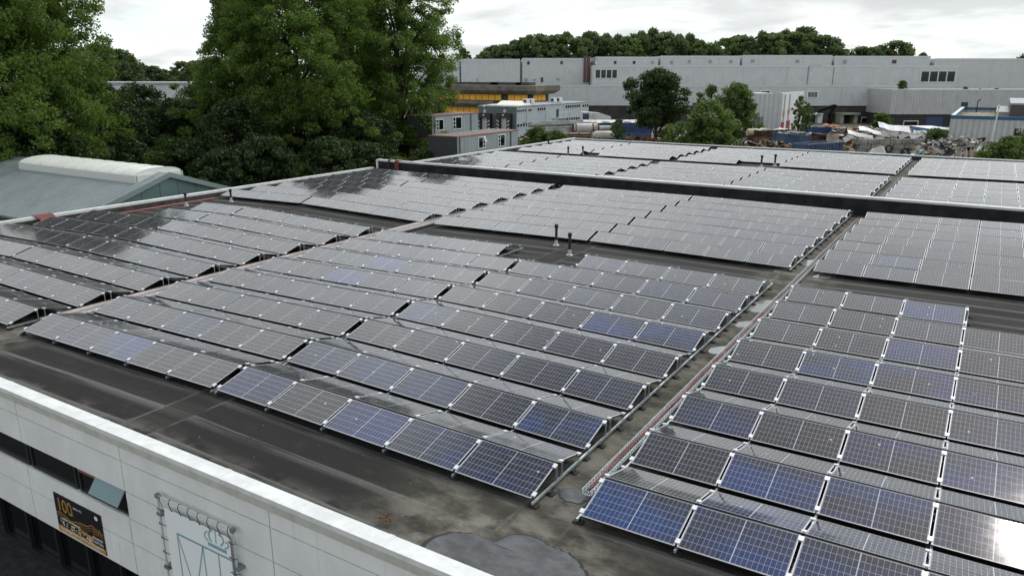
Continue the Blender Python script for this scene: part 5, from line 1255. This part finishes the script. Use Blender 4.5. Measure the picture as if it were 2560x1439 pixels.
b = MBM(M); sideq(b, .05, .14, h1 * .45, h1 * .58); sideq(b, .27, .38, h1 * .47, h1 * .60); obj('orange_patch', b.done(), mat('faded_orange', (.62, .30, .20), .6), sd)
# container roofs by the hall
def cont(px, dd, turn, pyt, hw, ln, label, m_, roofm, marks=False):
    M = fr(px, dd, turn); tk = root('container', label, 'container', M); h1 = zof(pyt, dd); b = MBM(M); b.box(-hw, hw, -ln, ln, 0, h1 - .08)
    for k in range(12): x = -hw + 2 * hw * (k + .5) / 12; b.box(x - .05, x + .05, -ln - .06, -ln, .2, h1 - .2)
    for k in range(20): y = -ln + 2 * ln * (k + .5) / 20; b.box(hw, hw + .06, y - .06, y + .06, .2, h1 - .2)
    obj('box', b.done(), m_, tk); b = MBM(M); b.box(-hw - .05, hw + .05, -ln - .05, ln + .05, h1 - .08, h1); obj('roof', b.done(), roofm, tk)
    if marks:
        b = MBM(M); rg = random.Random(1)
        for k in range(9): x = -hw * .8 + hw * 1.6 * k / 9; b.box(x, x + hw * .12, -ln - .075, -ln - .062, h1 * .5, h1 * .5 + .55)
        obj('faded_marking', b.done(), DIRTYW, tk)
cont(2290, 152, -4, 316, 2.2, 3.6, 'container with dull grey roof beside the white-roofed blue container', mat('container_grey', (.2, .2, .19), .7, 0, .3, .3, 1), mat('dull_roof', (.36, .355, .34), .7, 0, .3, .2, .6))
cont(2330, 145, -4, 317, 2.0, 4.4, 'blue container with a bright white roof at the end of the scrap heap', mat('container_blue_bright', (.05, .14, .32), .5, 0, .4, .3, 1), SHEETW, True)
cont(2375, 141, -4, 321, 1.9, 4.2, 'container with a mossy grey roof against the blue-trimmed building', mat('container_dark', (.04, .045, .045), .6), mat('mossy_roof', (.24, .25, .16), .85, 0, .2, .4, .6))
# blue-trimmed building with a name board
BVV = 125.0; c0 = at_v(2378, 288, BVV); c1 = at_u(2405, 268, c0.x); BT = mat('blue_trim', (.02, .095, .20), .45); BRW = corrugated('trimmed_sheet', (.50, .50, .495), (.56, .56, .55), 'x', .75, .6, .5, .1, .15)
bb = thing('trimmed_building', 'grey ribbed flat-roofed building with bright blue roof trim and a dark name board', 'building', (c0.x, BVV, GZ))
b = MB(); b.box(c0.x, c0.x + 40, BVV, BVV + .3, GZ, c0.z - .5); b.box(c0.x, c0.x + .3, BVV + .31, c1.y, GZ, c0.z - .5); b.box(c0.x + .31, c0.x + 40, c1.y - .3, c1.y, GZ, c0.z - .5); obj('wall', b, BRW, bb)
b = MB(); b.box(c0.x + .3, c0.x + 40, BVV + .3, c1.y - .3, c0.z - 1.2, c0.z - .9); obj('roof', b, mat('gravel_roof', (.27, .23, .16), .9, 0, .2, .35, 1.2), bb)
b = MB(); b.box(c0.x - .05, c0.x + 40, BVV - .08, BVV + .35, c0.z - .5, c0.z - .02); b.box(c0.x - .05, c0.x + .5, BVV + .36, c1.y, c0.z - .5, c0.z - .02); b.box(c0.x + .51, c0.x + 40, c1.y - .4, c1.y + .02, c0.z - .5, c0.z - .02); obj('blue_trim', b, BT, bb)
b = MB(); b.box(c0.x - .02, c0.x + .52, BVV + .2, c1.y, c0.z - .015, c0.z + .03); obj('pale_capping', b, mat('cyan_capping', (.45, .60, .62), .5), bb)
b = MB(); b.box(c0.x - .2, c0.x + .9, c1.y - .2, c1.y + .9, c0.z, c0.z + .9); obj('corner_box', b, DARKFRAME, bb); b = MB(); p = at_v(2443, 267, c1.y); b.tube([(p.x, c1.y - 1, c0.z - 1), (p.x, c1.y - 1, p.z + 1.0)], .1, 6); b.tube([(p.x, c1.y - 1, p.z + 1.0), (p.x + .4, c1.y - 1, p.z + 1.4)], .12, 6); obj('flue', b, DARKFRAME, bb)
wg = at_v(2523, 290, BVV + 5); wt = at_v(2523, 262, BVV + 5); b = MB(); b.box(wg.x, wg.x + 20, BVV + 5, c1.y - .5, c0.z - .9, wt.z); obj('upper_wing', b, corrugated('dark_wing', (.06, .055, .052), (.08, .075, .07), 'x', .5, .3, .6, 0, .1), bb)
b = MB(); b.box(wg.x - .1, wg.x + 20, BVV + 4.9, c1.y - .4, wt.z, wt.z + .25); b.box(wg.x - 1.8, wg.x - .02, BVV + 8, c1.y - 1, c0.z - .9, wt.z - 1.2); obj('wing_trim', b, HGREY, bb)
s0 = at_v(2537, 321, BVV); s1 = at_v(2582, 341, BVV); b = MB(); b.box(s0.x, s1.x, BVV - .12, BVV - .01, s1.z, s0.z); sg = thing('name_board', 'dark name board with white letters on the blue-trimmed building', 'sign', (s0.x, BVV - .12, s1.z)); obj('board', b, PBLACK, sg)
l0 = at_v(2541, 331, BVV - .13); text_obj('lettering', 'DFW', 1.15, PRINTW, Matrix.Translation((l0.x, BVV - .13, l0.z - .05)) @ STAND, sg, at_v(2558, 331, BVV - .13).x - l0.x)
b = MB(); q0 = at_v(2528, 346, BVV - .01); b.box(q0.x, q0.x + 12, BVV - .25, BVV - .01, q0.z - .4, q0.z); b.box(q0.x, q0.x + 12, BVV - .06, BVV - .02, GZ, q0.z - .41); obj('entrance_canopy', b, HGREY, bb)
# flagpole
p = at_d(2476, 352, 112); zt = at_d(2484, 268, 112).z; fp = thing('flagpole', 'tall white flagpole in front of the blue-trimmed building', 'flagpole', (p.x, p.y, GZ))
b = MB(); tp = (p.x + .35, p.y, zt); b.tube([(p.x, p.y, GZ), tp], [.16, .09], 8); smooth(obj('pole', b, WHITE, fp)); b = MB(); b.tube([(tp[0], tp[1], zt), (tp[0], tp[1], zt + .12), (tp[0], tp[1], zt + .3)], [.1, .2, .08], 8); obj('finial', b, WHITE, fp)

# ------------------------------------------------------------------ trees
def tree_mesh(name, seed, H, Rr, base, leaf, ls, nclump, lpc, crad, shape='oval', bark=BARK, lean=0.0):
    rs = np.random.RandomState(seed); b = MB()
    tr = H * .018 + .08
    pts = [Vector((lean * H * f + rs.normal(0, .012 * H) * f, rs.normal(0, .012 * H) * f, H * .93 * f)) for f in np.linspace(0, 1, 7)]
    b.tube(pts, [tr * (1 - .9 * f) + .02 for f in np.linspace(0, 1, 7)], 8)
    def prof(f):
        if shape == 'column': return (min(1, f / .12) ** .7) * (1 - max(0, f - .45) / .55) ** .55 if f < 1 else 0
        if shape == 'bush': return math.sqrt(max(0, 1 - (f * 1.0) ** 2.2)) * (.8 + .2 * f)
        if shape == 'cone': return max(0, 1 - f) ** .8
        return math.sqrt(max(0, 1 - (2 * f - .85) ** 2 / 1.3225)) if f > .05 else .6
    cs = []
    for k in range(nclump):
        f = rs.uniform(0, 1) ** .9; an = rs.uniform(0, 2 * math.pi); lob = 1 + .26 * math.sin(3 * an + seed + 5 * f) + .2 * math.sin(5 * an + 11 * f + seed * 2)
        rad = Rr * prof(f) * lob * math.sqrt(rs.uniform(.12, 1)) * rs.uniform(.85, 1.12)
        cs.append((math.cos(an) * rad + lean * H * (base + (1 - base) * f), math.sin(an) * rad, H * (base + (1 - base) * f)))
    # limbs reach the clumps they carry
    for k in range(0, nclump, max(1, nclump // 46)):
        c = Vector(cs[k]); f0 = max(.08, min(.9, (c.z / H) - .22)); fi = f0 * 6 / .93; i = min(5, int(fi)); p = pts[i].lerp(pts[i + 1], min(1, fi - i))
        mid = p.lerp(c, .5) + Vector((0, 0, .03 * H)); b.tube([p, mid, c], [tr * .36 * (1 - f0) + .02, tr * .2 * (1 - f0) + .015, .012], 5, caps=False)
    trunk = b.mesh(name + '_trunk', bark)
    cs = np.array(cs); N = nclump * lpc
    ctr = np.repeat(cs, lpc, 0); cr = np.repeat(crad * rs.uniform(.55, 1.25, nclump), lpc)
    off = rs.normal(0, 1, (N, 3)); off /= np.linalg.norm(off, axis=1)[:, None]; off *= (rs.uniform(0, 1, N) ** .45)[:, None] * cr[:, None]; off[:, 2] *= .7
    P = ctr + off
    n = rs.normal(0, 1, (N, 3)) + off / cr[:, None] * .9 + np.array([0, 0, .5]); n /= np.linalg.norm(n, axis=1)[:, None]
    a = np.cross(n, rs.normal(0, 1, (N, 3))); a /= np.linalg.norm(a, axis=1)[:, None]; c = np.cross(n, a)
    s = (ls * rs.uniform(.45, 1.5, N))[:, None]
    V = np.stack([P - a * s, P - c * s * .6, P + a * s, P + c * s * .6], 1).reshape(-1, 3)
    me = bpy.data.meshes.new(name + '_crown'); me.vertices.add(4 * N); me.vertices.foreach_set('co', V.astype(np.float32).ravel())
    me.loops.add(4 * N); me.loops.foreach_set('vertex_index', np.arange(4 * N, dtype=np.int32))
    me.polygons.add(N); me.polygons.foreach_set('loop_start', np.arange(0, 4 * N, 4, dtype=np.int32)); me.polygons.foreach_set('loop_total', np.full(N, 4, dtype=np.int32))
    me.materials.append(leaf); me.update(calc_edges=True)
    return trunk, crown_ok(me)
def crown_ok(me): me.validate(); return me
def tree(name, label, cat, meshes, loc, s=1.0, rot=0.0, sz=1.0, group=None):
    t_ = thing(name, label, cat, loc, group); t_.scale = (s, s, s * sz); t_.rotation_euler = (0, 0, rot)
    link('trunk', meshes[0], t_); link('crown', meshes[1], t_); return t_
def g_u(px, py, u): p = at_u(px, py, u); return (p.x, p.y, GZ)
def g_d(px, dd): p = at_d(px, 300, dd); return (p.x, p.y, GZ)
POP1 = tree_mesh('poplar', 1, 27, 8.0, .06, LEAF_P, .11, 1400, 200, .95, 'column'); POP2 = tree_mesh('poplar', 2, 29, 6.6, .08, LEAF_P, .11, 1080, 190, .92, 'column'); POP3 = tree_mesh('poplar', 3, 24, 5.6, .06, LEAF_P, .115, 600, 200, .95, 'column')
DK1 = tree_mesh('broadleaf', 4, 13, 5.0, .12, LEAF_D, .17, 230, 120, 1.1); DK2 = tree_mesh('broadleaf', 5, 12, 4.5, .1, LEAF_D, .16, 200, 120, 1.0)
SH1 = tree_mesh('shrub', 6, 6, 3.6, .02, LEAF_D, .12, 230, 150, .62, 'bush'); SH2 = tree_mesh('shrub', 7, 5, 3.2, .02, LEAF_P, .12, 200, 150, .58, 'bush')
PG = 'poplars beside the shed'
tree('poplar', 'tall poplar at the picture edge above the teal shed', 'tree', POP1, g_u(20, 300, -73), 1.0, .3, 1.05, PG)
tree('poplar', 'slimmer lit poplar leaning out over the teal shed beside the tall one', 'tree', POP3, g_u(118, 300, -75), 1.02, 1.2, 1.0, PG)
tree('poplar', 'biggest poplar, with the widest crown, behind the verge of the teal shed', 'tree', POP1, g_u(745, 300, -66), 1.12, 2.0, .98, PG)
tree('poplar', 'poplar with dark bare limbs showing, between the widest poplar and the site cabins', 'tree', POP2, g_u(1000, 300, -63), 1.08, 4.2, 1.02, PG)
tree('poplar', 'slender poplar filling in behind the widest crown', 'tree', POP3, g_u(620, 300, -74), 1.0, 3.0, .98, PG)
tree('poplar', 'slender poplar standing behind the gap between the two largest poplars', 'tree', POP3, g_u(885, 300, -76), 1.1, 5.0, 1.0, PG)
k = 0
for px, u, me_, s, lab in ((255, -82, DK1, .95, 'dark round tree behind the lit poplar'), (345, -86, DK2, 1.0, 'dark tree in the hollow before the white shed'), (440, -80, DK1, .80, 'dark low tree below the far skyline gap'), (520, -84, DK2, 1.0, 'dark tree on the shoulder of the widest poplar'),
                           (590, -64, DK2, .9, 'dark tree in front of the slender poplar'), (860, -60, DK1, .78, 'dark tree between the two largest poplars'), (1075, -58, DK2, .72, 'dark tree overhanging the site cabin end'), (90, -70, DK1, .85, 'dark tree at the foot of the tall edge poplar'), (930, -57, DK2, .75, 'dark tree just beyond the end of the black wall')):
    tree('broadleaf_tree', lab, 'tree', me_, g_u(px, 320, u), s, k * 1.3, 1.0, 'dark trees beside the shed'); k += 1
for px, u, me_, s, lab in ((190, -69, SH2, 1.1, 'leafy shrub above the barrel rooflight, nearest the lit poplar'), (280, -72, SH1, 1.25, 'dark shrub behind the barrel rooflight'), (380, -70, SH2, 1.15, 'bright-edged shrub above the rooflight end'), (470, -66, SH1, 1.2, 'dark shrub over the shed gable peak'), (560, -60, SH1, 1.1, 'dark shrub behind the shed verge'),
                           (660, -58, SH1, 1.25, 'dark shrub under the widest poplar'), (740, -56, SH2, 1.0, 'shrub against the side coping under the widest poplar'), (820, -55, SH1, 1.2, 'dark shrub between poplars by the side coping'), (900, -54, SH1, 1.1, 'dark shrub before the end of the black wall'), (985, -52, SH2, 1.0, 'shrub beyond the white end of the black wall'), (1062, -50.5, SH1, .95, 'shrub crowding the dark cabin end'), (420, -76, SH2, 1.3, 'shrub rising before the white shed'), (620, -70, SH1, 1.4, 'dark shrub deep under the widest poplar'), (340, -79, SH1, 1.3, 'dark shrub deep in the hollow')):
    tree('shrub', lab, 'shrub', me_, g_u(px, 340, u), s, k * 1.7, 1.0, 'shrubs along the side coping'); k += 1
# yard trees
def thgt(px, pyt, dd): return at_d(px, pyt, dd).z - GZ
LT = tree_mesh('lone_tree', 21, 13, 4.5, .36, LEAF_D, .19, 240, 120, 1.0)
tree('broadleaf_tree', 'lone round-crowned tree with a clear trunk standing in the scrap yard', 'tree', LT, g_d(1640, 132), thgt(1635, 176, 132) / 13.2, .9)
BU = tree_mesh('bush_tree', 22, 8, 4.1, .02, LEAF_B, .17, 220, 110, .85, 'bush')
tree('bush', 'big pale-leaved bush in front of the far roof edge', 'bush', BU, g_d(1768, 104), thgt(1768, 256, 104) / 8.2, .4, 1.0)
TB = tree_mesh('upright_tree', 23, 11, 3.4, .25, LEAF_B, .17, 160, 110, .85)
tree('broadleaf_tree', 'upright tree with glossy leaves just above the pale bush', 'tree', TB, g_d(1838, 135), thgt(1838, 206, 135) / 11.4, 1.1)
CN = tree_mesh('young_tree', 24, 9, 2.3, .06, LEAF_B, .14, 75, 90, .55, 'oval')
tree('young_tree', 'slender yellow-green young tree left of the upright glossy tree', 'tree', CN, g_d(1772, 140), thgt(1775, 212, 140) / 9.2, 0)
tree('young_tree', 'thin young tree against the white shed side', 'tree', CN, g_d(1997, 160), thgt(1993, 240, 160) / 9.2 * .68, 2, 1.47)
tree('young_tree', 'thin yellow-green young tree beside the crane', 'tree', CN, g_d(2018, 158), thgt(2015, 258, 158) / 9.2 * .6, 3, 1.67)
tree('bush', 'small bush against the hall plinth below the downpipe', 'bush', SH2, g_d(2205, 190), thgt(2205, 283, 190) / 5.2, .5)
tree('bush', 'bush between the mossy container and the grey heap', 'bush', BU, g_d(2345, 118), thgt(2345, 318, 118) / 8.2 * .95, 2.2)
tree('bush', 'yellow-green bush at the picture edge beside the grey heap', 'bush', BU, g_d(2535, 88), thgt(2535, 345, 88) / 8.2, 2.9)
tree('bush', 'bright bush behind the edge bush before the blue-trimmed building', 'bush', BU, g_d(2590, 96), thgt(2590, 330, 96) / 8.2, 3.5)
tree('bush', 'green bush among scrap just behind the site cabin', 'bush', BU, g_d(1345, 118), thgt(1345, 318, 118) / 8.2, 1.4)
tree('bush', 'smaller green bush beside the brown timber stack', 'bush', BU, g_d(1392, 116), thgt(1392, 326, 116) / 8.2 * .98, 4.4, 1.0)
tree('bush', 'bush under the lone tree beside its trunk', 'bush', BU, g_d(1672, 140), thgt(1672, 318, 140) / 8.2, 5.1)
tree('bush', 'tall weeds in front of the blue container', 'bush', CN, g_d(1545, 128), thgt(1545, 298, 128) / 9.2, 1)
# plants on the hall ledge
for k, (px, py, s, lab) in enumerate(((2256, 206, 1.0, 'green plant growing on the hall roof step'), (2413, 212, .55, 'small plant on the hall ledge, nearest the four-pane window'), (2450, 216, .5, 'small dark plant on the hall ledge'), (2490, 217, .6, 'low plant on the hall ledge toward the picture edge'))):
    p = at_d(px, py + 12, HD - 8); t_ = tree('ledge_plant', lab, 'plant', SH2, (p.x, p.y, at_d(px, py + 16, HD - 8).z), s * .42, k)
# far tree line behind the hall, each tree its own
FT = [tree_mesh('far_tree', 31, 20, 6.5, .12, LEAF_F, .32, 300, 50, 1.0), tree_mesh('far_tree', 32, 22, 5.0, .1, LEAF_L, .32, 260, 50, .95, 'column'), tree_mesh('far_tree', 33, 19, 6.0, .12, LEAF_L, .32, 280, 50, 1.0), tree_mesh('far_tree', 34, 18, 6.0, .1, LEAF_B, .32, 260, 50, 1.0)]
skyl = [(1160, 118, 1, 400), (1215, 128, 0, 320), (1238, 112, 2, 330), (1262, 110, 0, 320), (1290, 100, 0, 325), (1318, 88, 0, 320), (1348, 84, 0, 330), (1378, 86, 2, 325), (1408, 80, 0, 330), (1440, 92, 2, 318), (1470, 78, 0, 330), (1505, 84, 0, 325), (1538, 84, 1, 330), (1562, 90, 3, 318), (1590, 78, 0, 330), (1622, 68, 1, 335), (1650, 78, 2, 328), (1682, 86, 0, 325), (1712, 82, 1, 335), (1742, 100, 3, 320), (1772, 108, 0, 318), (1800, 94, 3, 325), (1832, 86, 2, 330), (1860, 90, 1, 325),
        (1888, 76, 1, 330), (1915, 80, 2, 325), (1945, 72, 1, 335), (1972, 78, 2, 328), (1990, 66, 0, 338), (2010, 80, 1, 328), (2040, 86, 2, 325), (2066, 96, 1, 322), (2090, 122, 3, 318), (2135, 115, 2, 330), (2158, 118, 0, 330), (2180, 112, 2, 335), (2218, 100, 2, 330), (2242, 112, 1, 326), (2285, 130, 1, 400), (2545, 132, 0, 330), (2575, 128, 3, 330)]
for k, (px, py, mi, dd) in enumerate(skyl):
    H_ = (20, 22, 19, 18)[mi] * 1.03; s = thgt(px, py, dd) / H_
    sp = ('dark round', 'tall feathery grey-green', 'pale willow-like', 'bright low')[mi]
    near = min(((1484, 'the caged ladder'), (1650, 'the first roof step'), (1852, 'the middle roof step'), (2083, 'the last roof step'), (2330, 'the hall gap'), (1215, 'the big poplar'), (1330, 'the small hatch')), key=lambda q: abs(q[0] - px))[1]
    tree('far_tree', f'{sp} tree behind the long hall near {near}, {ORD[k % 8 + 1]} there', 'tree', FT[mi], g_d(px, dd), s * (1 if mi != 1 else 1.0), k * 2.1, 1.0, 'trees behind the factory hall')
for k, (px, py, mi, dd) in enumerate([(262, 108, 0, 260), (290, 112, 1, 270), (318, 122, 0, 262), (345, 136, 1, 268), (372, 160, 0, 300), (398, 164, 0, 300), (425, 172, 2, 305), (470, 152, 2, 300), (500, 150, 2, 290), (525, 152, 0, 300), (548, 140, 0, 280), (235, 118, 0, 265), (450, 178, 3, 320)]):
    s = thgt(px, py, dd) / ((20, 22, 19, 18)[mi] * 1.03)
    tree('far_tree', f'{("dark", "feathery", "pale", "bright")[mi]} far tree in the skyline gap beside the big poplars, {ORD[k % 8 + 1]} of its {"clump" if k < 8 else "fringe"}', 'tree', FT[mi], g_d(px, dd), s, k * 1.9, 1.0, 'far trees in the skyline gap')
# a mass of low woodland far off closes the horizon
rs = np.random.RandomState(9); N = 9000; an = rs.uniform(-1.25, .75, N); dd = rs.uniform(620, 900, N)
P = np.stack([CAM.x + np.sin(an) * dd, CAM.y + np.cos(an) * dd, GZ + rs.uniform(0, 1, N) ** .8 * (12 + 5 * np.sin(an * 40) + 3 * np.sin(an * 97))], 1)
n = rs.normal(0, 1, (N, 3)); n /= np.linalg.norm(n, axis=1)[:, None]; a = np.cross(n, rs.normal(0, 1, (N, 3))); a /= np.linalg.norm(a, axis=1)[:, None]; c = np.cross(n, a); s = rs.uniform(2, 4.5, N)[:, None]
V = np.stack([P - a * s, P - c * s * .8, P + a * s, P + c * s * .8], 1).reshape(-1, 3)
me = bpy.data.meshes.new('far_woodland'); me.from_pydata([tuple(v) for v in V], [], [tuple(range(4 * i, 4 * i + 4)) for i in range(N)]); me.materials.append(LEAF_D)
kind(link('far_woodland', me), 'stuff')
